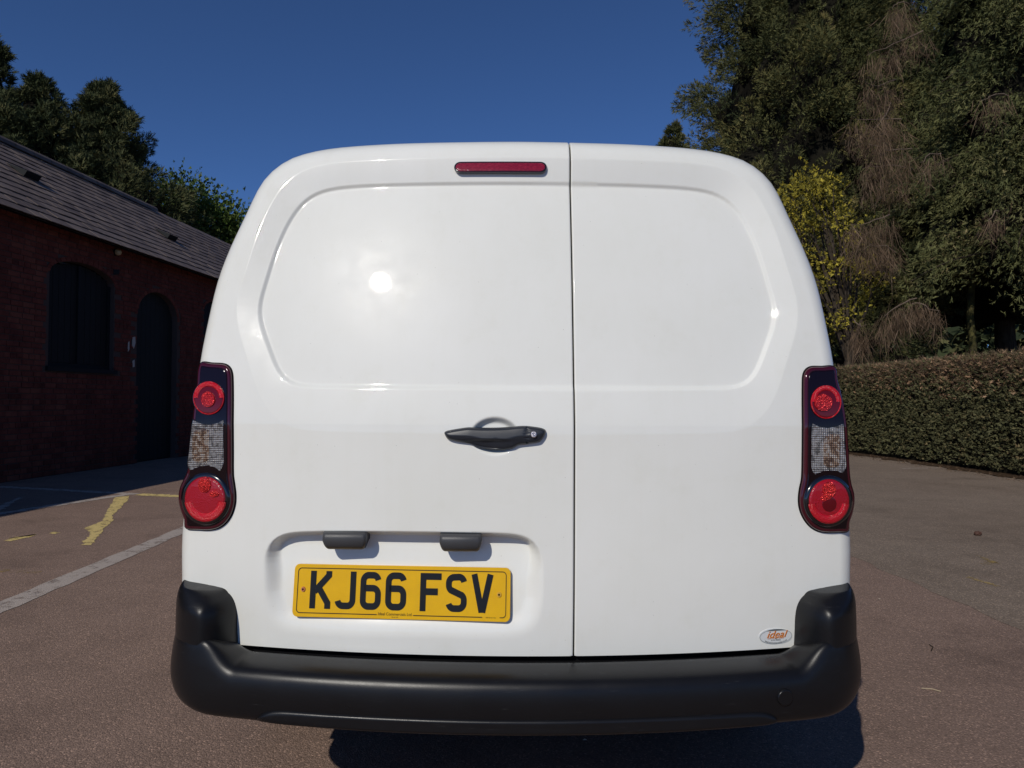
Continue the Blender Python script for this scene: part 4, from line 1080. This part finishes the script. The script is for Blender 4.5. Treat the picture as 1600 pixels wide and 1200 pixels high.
v, f = merge_vf(tri_parts); o = obj('brickwork', v, f, M_BRICK, BUILD); tag(o, kind='stuff')
# brick arches over the openings: voussoirs
vparts = []
for o_ in OPEN:
    u0, u1, z0, zs, zt = o_; c = (u0 + u1) / 2; a = (u1 - u0) / 2; b = zt - zs; nv = 19 if a > 0.6 else 15
    for i in range(nv):
        q0, q1 = math.pi * (i + 0.06) / nv, math.pi * (i + 0.94) / nv
        pts = [(c + (a + e) * math.cos(q), zs + (b + e) * math.sin(q)) for q, e in ((q0, 0.004), (q1, 0.004), (q1, 0.07), (q0, 0.07))]
        V = np.array([wp(u, z, h) for h in (0.0, 0.013) for u, z in pts])
        fq = np.array([[4, 5, 6, 7], [0, 1, 5, 4], [1, 2, 6, 5], [2, 3, 7, 6], [3, 0, 4, 7]])
        o = obj('arch_brick', V, fq, M_BRICK, BUILD)
# windows with shutters, plank door
def window(o_, name='window'):
    u0, u1, z0, zs, zt = o_; L = arch_loop(o_)
    pane = obj(name, [wp(u, z, -0.12) for u, z in L], np.arange(len(L))[None], M_GLASS, BUILD)
    def bar(ua, ub, za, zb, d=0.05, nm='window_frame'):
        V = np.array([wp(u, z, h) for h in (-0.118, -0.118 + d) for u, z in ((ua, za), (ub, za), (ub, zb), (ua, zb))])
        obj(nm, V, np.array([[4, 5, 6, 7], [0, 1, 5, 4], [1, 2, 6, 5], [2, 3, 7, 6], [3, 0, 4, 7]]), M_WOOD, pane)
    um = (u0 + u1) / 2
    bar(u0, u0 + 0.06, z0, zs); bar(u1 - 0.06, u1, z0, zs); bar(u0 + 0.06, u1 - 0.06, z0, z0 + 0.06); bar(um - 0.03, um + 0.03, z0 + 0.06, zt - 0.03)
    # boarded shutters behind the mullion
    nb_ = 5
    for side in (0, 1):
        a0 = (u0 + 0.06) if side == 0 else um + 0.03; a1 = um - 0.03 if side == 0 else u1 - 0.06
        for i in range(nb_):
            b0 = a0 + (a1 - a0) * i / nb_ + 0.004; b1 = a0 + (a1 - a0) * (i + 1) / nb_ - 0.004
            c = (u0 + u1) / 2; a = (u1 - u0) / 2; tz = zs + (zt - zs) * math.sqrt(max(0, 1 - (((b0 + b1) / 2 - c) / a) ** 2)) - 0.03
            bar(b0, b1, z0 + 0.065, tz, 0.022, 'shutter_board')
    V = np.array([wp(u, z, h) for h in (-0.10, 0.045) for u, z in ((u0 - 0.05, z0 - 0.07), (u1 + 0.05, z0 - 0.07), (u1 + 0.05, z0 - 0.002), (u0 - 0.05, z0 - 0.002))])
    obj('window_sill', V, np.array([[4, 5, 6, 7], [0, 1, 5, 4], [1, 2, 6, 5], [2, 3, 7, 6], [3, 0, 4, 7]]), M_WOOD, pane)
for o_ in (WIN0, WIN1, WIN2): window(o_)
u0, u1, z0, zs, zt = DOOR1; L = arch_loop(DOOR1)
DR = obj('door', [wp(u, z, -0.125) for u, z in L], np.arange(len(L))[None], M_WOOD, BUILD)
nb_ = 9
for i in range(nb_):
    b0 = u0 + (u1 - u0) * i / nb_ + 0.003; b1 = u0 + (u1 - u0) * (i + 1) / nb_ - 0.003; c = (u0 + u1) / 2; a = (u1 - u0) / 2
    hz = lambda uu: zs + (zt - zs) * math.sqrt(max(0.0, 1 - ((uu - c) / a) ** 2)) - 0.01
    pts = [(b0, 0.02), (b1, 0.02), (b1, hz(b1)), (b0, hz(b0))]
    V = np.array([wp(u, z, h) for h in (-0.124, -0.10) for u, z in pts])
    obj('plank', V, np.array([[4, 5, 6, 7], [0, 1, 5, 4], [1, 2, 6, 5], [2, 3, 7, 6], [3, 0, 4, 7]]), M_DOORW, DR)
# white paint chips round the door, old wall lamp and vent over it
M_CHIP = mat('flaked_whitewash', (0.45, 0.42, 0.38), 0.9)
def wall_slab(name, pxs, m, d, parent, n=0):
    L = [wall_px(*q) for q in pxs]; k = len(L)
    V = np.array([wp(u, z, h) for h in (0.008, 0.013 + d) for u, z in L]); kk = np.arange(k); k2 = (kk + 1) % k
    return obj(name, V, [np.stack([kk, k2, k + k2, k + kk], 1), (k + kk)[None]], m, parent)
wall_slab('whitewash_patch', [(206, 527), (210, 526), (210.5, 536), (208, 545), (205.5, 540)], M_CHIP, 0.002, BUILD)
wall_slab('whitewash_patch', [(199, 535), (201, 533), (201, 546), (198.5, 550)], M_CHIP, 0.002, BUILD)
wall_slab('whitewash_patch', [(206, 564), (209, 562), (209, 573), (206.5, 574)], M_CHIP, 0.002, BUILD)
lampu, lampz = wall_px(179, 394)
wl_ = empty('wall_lamp', tuple(wp(lampu, lampz))); tag(wl_, 'small cream bulkhead lamp on the brick wall under the eaves', 'wall lamp')
bm = bmesh.new(); bmesh.ops.create_uvsphere(bm, u_segments=14, v_segments=8, radius=0.055); bmesh.ops.translate(bm, vec=Vector(wp(lampu, lampz, 0.06)), verts=bm.verts)
bm_obj('lamp_globe', bm, mat('cream_glass', (0.45, 0.36, 0.22), 0.4), wl_, True)
v, f = tube_vf([wp(lampu, lampz, -0.01), wp(lampu, lampz + 0.01, 0.05)], [0.06, 0.045], 12); obj('lamp_base', v, f, M_WOOD, wl_)
wall_slab('air_brick', [(176, 421), (185, 421), (185, 429), (176, 429)], M_WOOD, 0.004, BUILD)

# roof: slates in courses over a dark deck
OV = 0.26; HS = 2.5; PIT = R_(36.5)
def rp(u, s_, h=0.0):
    """point on the near roof slope: s_ metres up the slope from the eave, h proud of it"""
    o = OV - s_ * math.cos(PIT) + h * math.sin(PIT); z = EAVE - 0.06 + s_ * math.sin(PIT) + h * math.cos(PIT)
    return WO + WT * u + WN * o + np.array([0, 0, z])
SL = (HS + OV) / math.cos(PIT)
zr = rp(0, SL)[2]
back = lambda u: WO + WT * u + WN * (-2 * HS - OV) + np.array([0, 0, EAVE - 0.06])
deck = [rp(U0 - .2, 0, -0.02), rp(U1 + .2, 0, -0.02), rp(U1 + .2, SL, -0.02), rp(U0 - .2, SL, -0.02), back(U0 - .2), back(U1 + .2)]
obj('roof_deck', deck, np.array([[0, 1, 2, 3], [3, 2, 5, 4]]), M_SLATE, BUILD)
# gable ends and rear wall
bw0 = [WO + WT * u + WN * (-2 * HS) + np.array([0, 0, z]) for u in (U0, U1) for z in (0, EAVE)]
obj('rear_wall', [bw0[0], bw0[2], bw0[3], bw0[1]], np.array([[0, 1, 2, 3]]), M_BRICK, BUILD)
for u in (U0, U1):
    pts = [wp(u, 0), wp(u, EAVE), WO + WT * u - WN * HS + np.array([0, 0, zr - 0.06]), WO + WT * u - WN * 2 * HS + np.array([0, 0, EAVE]), WO + WT * u - WN * 2 * HS]
    obj('gable_wall', pts, np.arange(5)[None], M_BRICK, BUILD)
obj('eave_board', [rp(U0, 0.05, -0.05), rp(U1, 0.05, -0.05), wp(U1, EAVE - 0.02, 0.0), wp(U0, EAVE - 0.02, 0.0)], np.array([[0, 1, 2, 3]]), M_WOOD, BUILD)
EXP = SL / 14.0; SW = 0.26
def slate_mesh(Wd):
    b = box_vf(-Wd / 2, Wd / 2, 0, EXP * 1.35, 0.0, 0.009)
    me = bpy.data.meshes.new('slate'); b.to_mesh(me); b.free(); me.materials.append(M_SLATE); return me
SMS = [slate_mesh(SW - 0.006), slate_mesh(SW - 0.010)]
VF2 = {id(m_): mesh_vf(m_) for m_ in SMS}
up_s = rp(0, 1) - rp(0, 0); nrm_s = rp(0, 0, 1) - rp(0, 0, 0)
sl_c = []
for r in range(14):
    u = 2.0 + (SW / 2 if r % 2 else 0)
    while u < 24.0: sl_c.append((u, r)); u += SW
vis = [q for q in sl_c if (9.6 if q[1] < 7 else 10.5 + (q[1] - 7) * 0.3) < q[0] < 17.5]
vis.sort(key=lambda q: q[0]); single = set(vis[:300]); sparts = []
for q in sl_c:
    me = random.choice(SMS); lift = 0.018 + random.uniform(-0.002, 0.004)
    e = unit(up_s * 1.0 - nrm_s * (0.016 / EXP * 0.8) + WT * random.uniform(-0.012, 0.012)); nn = unit(np.cross(WT, e)); 
    if nn[2] < 0: nn = -nn
    ee = unit(np.cross(nn, WT)) if np.cross(nn, WT) @ e > 0 else -unit(np.cross(nn, WT))
    P = rp(q[0], q[1] * EXP - 0.02 + random.uniform(-0.006, 0.006), lift)
    Rm_ = np.array([WT, ee, nn])
    if q in single:
        o = bpy.data.objects.new('slate', me); COL.objects.link(o); o.parent = BUILD
        mm = Matrix([[*Rm_[:, 0], 0], [*Rm_[:, 1], 0], [*Rm_[:, 2], 0], [0, 0, 0, 1]])
        o.matrix_local = Matrix.Translation(Vector(P - origin(BUILD))) @ mm
    else:
        v, fs = VF2[id(me)]; sparts.append((v @ Rm_ + P, fs))
v, f = merge_vf(sparts); o = obj('slating', v, f, M_SLATE, BUILD); tag(o, kind='stuff')
# ridge tiles
for i in range(34):
    ua = 2.0 + i * 0.45
    pts = []
    for uu in (ua, ua + 0.44):
        for q in np.linspace(-0.05, 1.05, 7):
            a = math.pi * q; pts.append(WO + WT * uu + WN * (-HS + 0.15 * math.cos(a)) + np.array([0, 0, zr - 0.03 + 0.12 * math.sin(a)]))
    obj('ridge_tile', pts, np.array([[j, j + 1, 8 + j, 7 + j] for j in range(6)]), M_SLATE, BUILD)
# two raised vents standing out of the slates
def roof_px(px, py):
    d = ray(px, py); c = np.array([0, 0, CAM.z]); q = ((rp(0, 0) - c) @ nrm_s) / (d @ nrm_s); P = c + d * q
    return float((P - rp(0, 0)) @ WT), float((P - rp(0, 0)) @ unit(up_s))
for px, py in ((38, 275), (260, 371)):
    u, s_ = roof_px(px, py); h = 0.13
    pts = [rp(u - .16, s_ - .12, 0.03), rp(u + .16, s_ - .12, 0.03), rp(u + .16, s_ + .25, 0.03), rp(u - .16, s_ + .25, 0.03), rp(u - .16, s_ - .12, h), rp(u + .16, s_ - .12, h)]
    obj('roof_vent', pts, [np.array([[0, 1, 5, 4], [4, 5, 2, 3]]), np.array([[0, 4, 3], [1, 2, 5]])], M_WOOD, BUILD)

# ---- hedge ------------------------------------------------------------------------
HG = [(7.5, 0.5), (7.5, 3.0), (7.52, 5.0), (7.55, 7.0), (7.60, 9.0), (7.58, 11.0), (7.50, 13.0), (7.42, 15.0), (7.25, 16.4), (6.95, 17.6), (6.4, 18.8), (5.6, 19.8)]
HGp = resample(np.array(HG, float), 400, False)
HEDGE = empty('clipped_hedge', (7.5, 12, 0)); tag(HEDGE, 'tall clipped dark green hedge with browned top along the yard edge', 'hedge')
def hedge_h(s_): return 1.76 + 0.02 * np.sin(s_ * 1.3)
dv = np.gradient(HGp, axis=0); nvh = np.stack([-dv[:, 1], dv[:, 0]], 1); nvh = unit(nvh)          # towards the yard
if nvh[10, 0] > 0: nvh = -nvh
TH = 0.95
V = []; zsH = [-0.02, 0.25, 0.7, 1.2, 1.65, 1.78]
for i, pnt in enumerate(HGp):
    for z in zsH: V.append([pnt[0] - nvh[i, 0] * (0.10 + RNG.uniform(0, 0.03)), pnt[1] - nvh[i, 1] * 0.10, z])
    for z in zsH[::-1]: V.append([pnt[0] - nvh[i, 0] * (TH - 0.08), pnt[1] - nvh[i, 1] * (TH - 0.08), z])
m_ = 2 * len(zsH); q = np.array([[i * m_ + j, i * m_ + (j + 1) % m_, (i + 1) * m_ + (j + 1) % m_, (i + 1) * m_ + j] for i in range(len(HGp) - 1) for j in range(m_)])
obj('shade_core', V, [q, np.arange(m_)[None], ((len(HGp) - 1) * m_ + np.arange(m_))[None]], M_CORE, HEDGE)  # near-black block standing in for the shade inside the hedge
rng = np.random.default_rng(5)
n = 62000
ii = rng.uniform(0, len(HGp) - 1.001, n); i0 = ii.astype(int); fr = ii - i0
C2 = HGp[i0] * (1 - fr)[:, None] + HGp[i0 + 1] * fr[:, None]; N2 = nvh[i0]
face = rng.uniform(size=n) < 0.80
zf = rng.uniform(0.03, 1, n) ** 0.9 * 1.86
depth = np.where(face, rng.uniform(-0.03, 0.13, n) + 0.035 * np.sin(ii * 0.5) * np.sin(zf * 6) + 0.06 * np.exp(-zf / 0.12), rng.uniform(0, TH, n))
z = np.where(face, zf, 1.84 + rng.normal(0, 0.025, n))
P = np.column_stack([C2 - N2 * depth[:, None], z])
outn = np.where(face[:, None], np.column_stack([N2, np.full(n, 0.25)]), np.array([0, 0, 1.0]))
A = outn + rng.normal(0, 0.55, (n, 3))
L = rng.uniform(0.035, 0.085, n)
brown = np.clip((z - 1.15) / 0.5, 0, 1) * (0.55 + 0.45 * np.clip((np.sin(ii * 0.11) + np.sin(ii * 0.043 + 1)) * 0.5 + 0.5, 0, 1)) * np.clip((17.0 - C2[:, 1]) / 4, 0.15, 1)
tn = np.where(rng.uniform(size=n) < brown * 0.80, rng.uniform(0.66, 1.0, n), np.clip(rng.normal(0.34, 0.14, n), 0, 0.62))
T, tt = sprays(P, A, L, k=4, spread=0.9, wid=0.52, rng=rng, tint=tn)
tri_obj('foliage', T, tt, M_HEDGE, HEDGE)
# bare cut twigs along the browned top
n = 9500
ii = rng.uniform(5, 325, n); i0 = ii.astype(int); C2 = HGp[i0]; N2 = nvh[i0]
z = 1.87 - np.abs(rng.normal(0, 0.24, n)); P = np.column_stack([C2 - N2 * rng.uniform(-0.03, 0.06, n)[:, None], z])
A = np.column_stack([N2 * 0.3, np.full(n, 0.5)]) + rng.normal(0, 0.7, (n, 3))
T, tt = sprays(P, A, rng.uniform(0.06, 0.16, n), k=3, spread=0.8, wid=0.07, rng=rng, tint=rng.uniform(0.3, 1.0, n))
tag(tri_obj('cut_twigs', T, tt, M_TWIG, HEDGE), kind='stuff')
# strip of fallen needles between hedge and tarmac
st = []
for side in (1, -1):
    for i, pnt in enumerate(HGp[::3]):
        w_ = (0.22 + 0.07 * math.sin(i * 0.9) + RNG.normal(0, 0.03)) if side > 0 else -0.5
        st.append([pnt[0] + nvh[i * 3, 0] * w_, pnt[1] + nvh[i * 3, 1] * w_, 0.010 if side > 0 else 0.03])
k = len(HGp[::3]); o = obj('needle_litter', st, np.array([[i, i + 1, k + i + 1, k + i] for i in range(k - 1)]), M_SOIL); tag(o, kind='structure')
n = 2600; ii = rng.integers(0, len(HGp) - 1, n); P = np.column_stack([HGp[ii] + nvh[ii] * (rng.uniform(0, 1, n) ** 1.6 * 0.55)[:, None], np.full(n, 0.012)])
A = rng.normal(size=(n, 3)) * [1, 1, 0.12]
T, tt = sprays(P, A, rng.uniform(0.02, 0.06, n), k=2, spread=0.8, wid=0.3, rng=rng, tint=rng.uniform(0.2, 1, n))
o = tri_obj('fallen_leaves', T, tt, M_TWIG, None); tag(o, 'brown fallen leaves and needles at the hedge foot', 'leaf litter', kind='stuff')
# soil bed behind the hedge
bed = [tuple(HGp[i] - nvh[i] * 0.3) for i in range(0, 400, 10)]
sheet('soil_bed', bed + [(5.5, 60), (60, 60), (60, 5)], M_SOIL, 0.012)

# ---- trees --------------------------------------------------------------------------
conifer('cypress_tree', 9.45, 24.5, 21.0, 4.5, 0.3, 640, 118, M_CYP, 'broad dark cypress rising out of frame right behind the yellow bush', leaf=0.175, up=0.22, plume=1.5, k=5, rag=0.07, seed=3, taper=1.9, zmax=17.5, wid=0.27, core=0.72)
conifer('cypress_tree', 8.75, 40.0, 16.0, 2.9, 0.5, 200, 50, M_CYP, 'small rounded cypress top peeping over the van roof, left of the broad cypress', leaf=0.28, up=0.7, plume=1.3, seed=14, taper=2.6, tint_mu=0.3)
conifer('conifer_tree', -15.7, 28.0, 13.0, 5.2, 1.0, 380, 70, M_DARKC, 'dark spiky conifer behind the slate roof, nearest the sky gap', leaf=0.24, up=1.0, plume=1.75, seed=21, taper=1.45, tint_mu=0.55, rag=0.14)
conifer('conifer_tree', -17.2, 26.5, 12.5, 4.2, 1.0, 300, 64, M_DARKC, 'dark bushy conifer behind the roof, middle of the three', leaf=0.24, up=1.0, plume=1.75, seed=22, taper=1.8, tint_mu=0.5, rag=0.14)
conifer('conifer_tree', -18.6, 26.0, 13.6, 3.4, 1.0, 260, 60, M_DARKC, 'tall dark conifer cut by the left edge of the photo', leaf=0.24, up=1.0, plume=1.75, seed=23, taper=1.4, tint_mu=0.4, rag=0.14)

# drooping conifer at the right edge: boughs that arch out and hang in curtains
def drooping(name, x, y, label, seed=31):
    rng = np.random.default_rng(seed); T_ = empty(name, (x, y, 0)); tag(T_, label, 'tree')
    H = 17.0
    (v, f), _ = trunk_vf((x, y), H, 0.34, 0.06, rng=rng); obj('trunk', v, f, M_BARK, T_, True)
    TT = []; tints = []; a0 = math.atan2(-y, -x); bv = []
    nb = 175
    for b in range(nb):
        z = rng.uniform(4.7, 14.5) ; az = a0 + rng.normal(0, 1.25)
        ln = (3.9 - 0.10 * (z - 3)) * rng.uniform(0.65, 1.05)
        o = np.array([math.cos(az), math.sin(az), 0.0])
        s_ = np.linspace(0.25, 1, 9); pts = np.array([[x, y, z]]) + o * (s_ * ln)[:, None] + np.array([0, 0, 1.0]) * (0.55 * s_ - 1.35 * s_ ** 2.2)[:, None] * rng.uniform(0.6, 1.3)
        if b % 3 == 0: bv.append(tube_vf(pts, np.linspace(0.035, 0.008, 9), 4))
        mu = np.clip(rng.normal(0.5, 0.16), 0, 1)
        n = 290; j = rng.uniform(1.5, 8, n); j0 = j.astype(int).clip(0, 7); fr = (j - j0)[:, None]
        P = pts[j0] * (1 - fr) + pts[(j0 + 1).clip(0, 8)] * fr
        sd_ = np.cross(o, [0, 0, 1])
        P = P + sd_ * rng.normal(0, 0.27, n)[:, None] + np.array([0, 0, -1.0]) * (rng.uniform(0, 1, n) ** 1.4 * 0.75)[:, None] + rng.normal(0, 0.05, (n, 3))
        A = o * 0.8 + np.array([0, 0, -0.45]) + rng.normal(0, 0.5, (n, 3))
        T, tt = sprays(P, A, rng.uniform(0.10, 0.22, n), k=5, spread=0.7, wid=0.26, droop=0.12, rng=rng, tint=mu + rng.normal(0, 0.12, n))
        TT.append(T); tints.append(tt)
    tri_obj('crown', np.concatenate(TT), np.concatenate(tints), M_DROOP, T_)
    v, f = merge_vf(bv); tag(obj('boughs', v, f, M_BARK, T_), kind='stuff')
    core_blob('shade_core', T_, [(x + 0.3, y + 0.4, q, max(0.1, 2.3 - 0.07 * (q - 4))) for q in np.linspace(4.6, 15.5, 12)], rng=rng)
    return T_
DT = drooping('drooping_conifer', 13.6, 19.0, 'olive green conifer with hanging boughs filling the right edge')
conifer('conifer_tree', 17.5, 26.0, 19.0, 4.6, 3.6, 420, 30, M_DARKC, 'dark conifer behind the hanging boughs at the far right', leaf=0.34, up=0.3, plume=1.4, seed=41, taper=1.8, tint_mu=0.35)
conifer('conifer_tree', 13.4, 27.5, 20.0, 5.0, 3.6, 460, 30, M_DARKC, 'dark conifer in the gap between the broad cypress and the hanging boughs', leaf=0.34, up=0.3, plume=1.4, seed=42, taper=1.9, tint_mu=0.3)

# dead brown branches hanging between the two big trees
rng = np.random.default_rng(77)
M_DEADWOOD = mat('bare_dead_wood', (0.17, 0.125, 0.095), 0.85, spec=0.1)
def dead_branch(px0, py0, px1, py1, y0, drop, n, parent):
    n = int(n * 0.75); A_ = at_depth(px0, py0, y0); B_ = at_depth(px1, py1, y0 - 0.5)
    TT = []; tt_ = []
    s_ = np.linspace(0, 1, 7); pts = A_ + (B_ - A_) * s_[:, None] + np.array([0, 0, rng.uniform(-0.12, 0.16)]) * (s_ * (1 - s_) * 4)[:, None] + rng.normal(0, 0.045, (7, 3)) * s_[:, None]
    bv, bf = tube_vf(pts, np.linspace(0.016, 0.004, 7), 5)
    u = rng.uniform(0, 1, n); j = u * 5.99; j0 = j.astype(int); fr = (j - j0)[:, None]
    P = pts[j0] * (1 - fr) + pts[j0 + 1] * fr + rng.normal(0, 0.10, (n, 3))
    P = P + np.array([0, 0, -1.0]) * (rng.uniform(0, 1, n) ** 1.3 * drop * 0.8)[:, None]
    A = np.array([0, 0, -1.0]) + rng.normal(0, 0.28, (n, 3))
    T, tt = sprays(P, A, rng.uniform(0.18, 0.6, n), k=4, spread=0.45, wid=0.032, rng=rng, tint=np.clip(rng.normal(0.5, 0.2, n), 0, 1))
    obj('dead_limb', bv, bf, M_DEADWOOD, parent)
    return tag(tri_obj('dead_twigs', T, tt, M_TWIG, parent), kind='stuff')
for q in ((1420, 6, 1388, 14, 17.2, 0.7, 260), (1442, 48, 1352, 88, 17.0, 0.55, 330), (1400, 124, 1347, 128, 17.1, 0.6, 260), (1392, 160, 1368, 200, 17.0, 0.6, 240),
          (1408, 186, 1332, 182, 17.0, 0.75, 480), (1424, 232, 1362, 234, 16.9, 0.4, 220), (1415, 262, 1348, 264, 16.9, 0.8, 420), (1390, 335, 1322, 350, 16.9, 0.9, 620),
          (1400, 395, 1350, 390, 16.9, 0.5, 260), (1432, 466, 1372, 500, 16.6, 0.6, 420), (1425, 475, 1465, 496, 16.6, 0.4, 180), (1335, 500, 1350, 508, 16.9, 0.7, 200),
          (1560, 330, 1540, 352, 15.5, 0.3, 110), (1470, 240, 1440, 258, 16.0, 0.3, 100), (1575, 150, 1530, 160, 15.5, 0.25, 90)):
    dead_branch(*q, DT)
# mossy trunk in the shade
v, f = tube_vf([(at_depth(1519, 620, 20.6) * [1, 1, 0] + [0, 0, q]) + np.array([0.05 * math.sin(q * 3), 0, 0]) for q in np.linspace(-0.05, 5.6, 9)], np.linspace(0.12, 0.08, 9), 12)
o = obj('mossy_tree_trunk', v, f, M_MOSSY, None, True); tag(o, 'slim moss covered trunk standing just behind the hedge', 'tree trunk')

# yellow leaved small tree behind the far end of the hedge
def small_leafy(name, x, y, limbs, m, label, leaf, per, seed, rad=0.55, trunk_h=2.4, r0=0.11, cat='tree', k=4, wid=0.75, bark=M_BARK):
    rng = np.random.default_rng(seed); T_ = empty(name, (x, y, 0)); tag(T_, label, cat)
    (v, f), pts = trunk_vf((x, y), trunk_h, r0, r0 * 0.7, rng=rng); parts = [(v, f)]
    obj('trunk', v, f, bark, T_, True); lv = []
    Ps = []; As = []
    for tip in limbs:
        tip = np.array(tip, float); b = np.array([x, y, trunk_h * rng.uniform(0.55, 0.98)])
        s_ = np.linspace(0, 1, 6); pp = b + (tip - b) * s_[:, None] + np.array([0, 0, 0.3]) * (s_ * (1 - s_) * 2)[:, None] + rng.normal(0, 0.04, (6, 3)) * s_[:, None]
        lv.append(tube_vf(pp, np.linspace(r0 * 0.5, 0.008, 6), 5))
        n = per; q = rng.normal(0, rad * 0.5, (n, 3)) * [1.1, 1.1, 0.75]; Ps.append(tip + q); As.append(q + np.array([0, 0, 0.2]) + rng.normal(0, 0.3, (n, 3)))
    v, f = merge_vf(lv); obj('limbs', v, f, bark, T_)
    P = np.concatenate(Ps); A = np.concatenate(As); n = len(P)
    T, tt = sprays(P, A, leaf * rng.uniform(0.6, 1.3, n), k=k, spread=1.1, wid=wid, rng=rng, tint=np.clip(rng.normal(0.5, 0.25, n), 0, 1))
    tri_obj('crown', T, tt, m, T_)
    return T_
rng = np.random.default_rng(9)
limbs = [at_depth(px, py, 17.6 + rng.uniform(-0.7, 0.7)) for px, py in ((1235, 300), (1262, 290), (1285, 305), (1240, 335), (1275, 335), (1305, 325), (1250, 365), (1285, 362), (1320, 345), (1255, 395), (1290, 410), (1320, 415), (1275, 440), (1310, 445), (1340, 425), (1290, 480), (1325, 485), (1355, 415), (1300, 505), (1265, 275), (1300, 285), (1225, 318), (1228, 355), (1240, 420), (1262, 460), (1345, 470), (1330, 380), (1370, 440), (1310, 520), (1280, 300), (1268, 350))]
small_leafy('yellow_leaved_tree', 8.05, 17.6, limbs, M_YELLOW, 'small tree with bright yellow spring leaves beside the van roof', 0.10, 95, 51, rad=0.34, trunk_h=3.2)
# broadleaf tree behind the ridge, two crowns of fresh green
rng = np.random.default_rng(10)
limbs = [at_depth(px, py, 33.0 + rng.uniform(-1.2, 1.2)) for px, py in ((262, 308), (285, 300), (300, 318), (325, 335), (345, 345), (360, 352), (275, 330), (310, 345), (340, 365), (255, 330), (290, 350), (330, 380), (365, 372), (390, 380), (280, 380), (300, 400), (350, 400), (380, 410))]
small_leafy('broadleaf_tree', -14.0, 33.0, limbs, M_GREEN, 'fresh green broadleaf tree behind the roof ridge next to the van', 0.20, 520, 52, rad=1.15, trunk_h=5.0, r0=0.25)

# far wood closing the view all round the yard
rng = np.random.default_rng(91)
n = 52000; a = rng.uniform(-0.2, math.pi + 0.2, n); rr = rng.uniform(62, 72, n); top = 8.5 + 2.0 * np.sin(a * 9) + 1.2 * np.sin(a * 23 + 1)
P = np.column_stack([rr * np.cos(a), rr * np.sin(a) + 5, rng.uniform(0, 1, n) ** 0.8 * top])
T, tt = sprays(P, rng.normal(size=(n, 3)) + [0, 0, 0.6], rng.uniform(0.7, 1.4, n), k=2, spread=0.9, wid=0.8, rng=rng, tint=rng.uniform(0, 1, n))
o = tri_obj('far_wood', T, tt, M_DARKC, None); tag(o, 'far wood of dark trees closing the view', 'wood', kind='stuff')

# ---- small things on the ground --------------------------------------------------------
c = gp(1528, 837)
bm = bmesh.new(); bmesh.ops.create_icosphere(bm, subdivisions=3, radius=1.0)
for v in bm.verts:
    q = v.co.copy(); k = 1 + 0.22 * math.sin(q.z * 14) * math.sin(math.atan2(q.y, q.x) * 6 + q.z * 9)
    v.co = Vector((q.x * 0.030 * k, q.y * 0.024 * k, q.z * 0.020 * k + 0.018)) + Vector(c)
o = bm_obj('pine_cone', bm, M_TWIG_S if 'M_TWIG_S' in globals() else mat('cone_brown', (0.07, 0.03, 0.018), 0.8)); tag(o, 'small brown pine cone lying on the grey tarmac', 'pine cone')
M_STRAW = mat('dry_twig', (0.38, 0.30, 0.20), 0.8)
for i, (pts, lab) in enumerate((([(372, 1050), (378, 1054), (384, 1052)], 'tiny pale twig lying on the tarmac left of the bumper'),
                              ([(1440, 1077), (1456, 1078), (1470, 1082)], 'thin pale grass stalk lying on the tarmac right of the bumper'),
                              ([(1452, 1008), (1458, 1012), (1455, 1018)], 'dark curled twig on the tarmac right of the bumper'))):
    P3 = [gp(*q) + [0, 0, 0.004] for q in pts]; v, f = tube_vf(P3, 0.0022, 5)
    o = obj('fallen_twig', v, f, M_STRAW if i != 2 else M_BARK); tag(o, lab, 'twig')
rng = np.random.default_rng(3)
n = 500; xs_ = rng.uniform(-6, 9, n); ys_ = rng.uniform(2.0, 14, n); P = np.column_stack([xs_, ys_, np.full(n, 0.008)])
T, tt = sprays(P, rng.normal(size=(n, 3)) * [1, 1, 0.1], rng.uniform(0.006, 0.02, n), k=1, wid=0.4, rng=rng, tint=rng.uniform(0.4, 1, n))
o = tri_obj('ground_debris', T, tt, mat('debris', (0.34, 0.28, 0.22), 0.9), None); tag(o, 'scattered tiny bits of dry leaf on the tarmac', 'debris', kind='stuff')
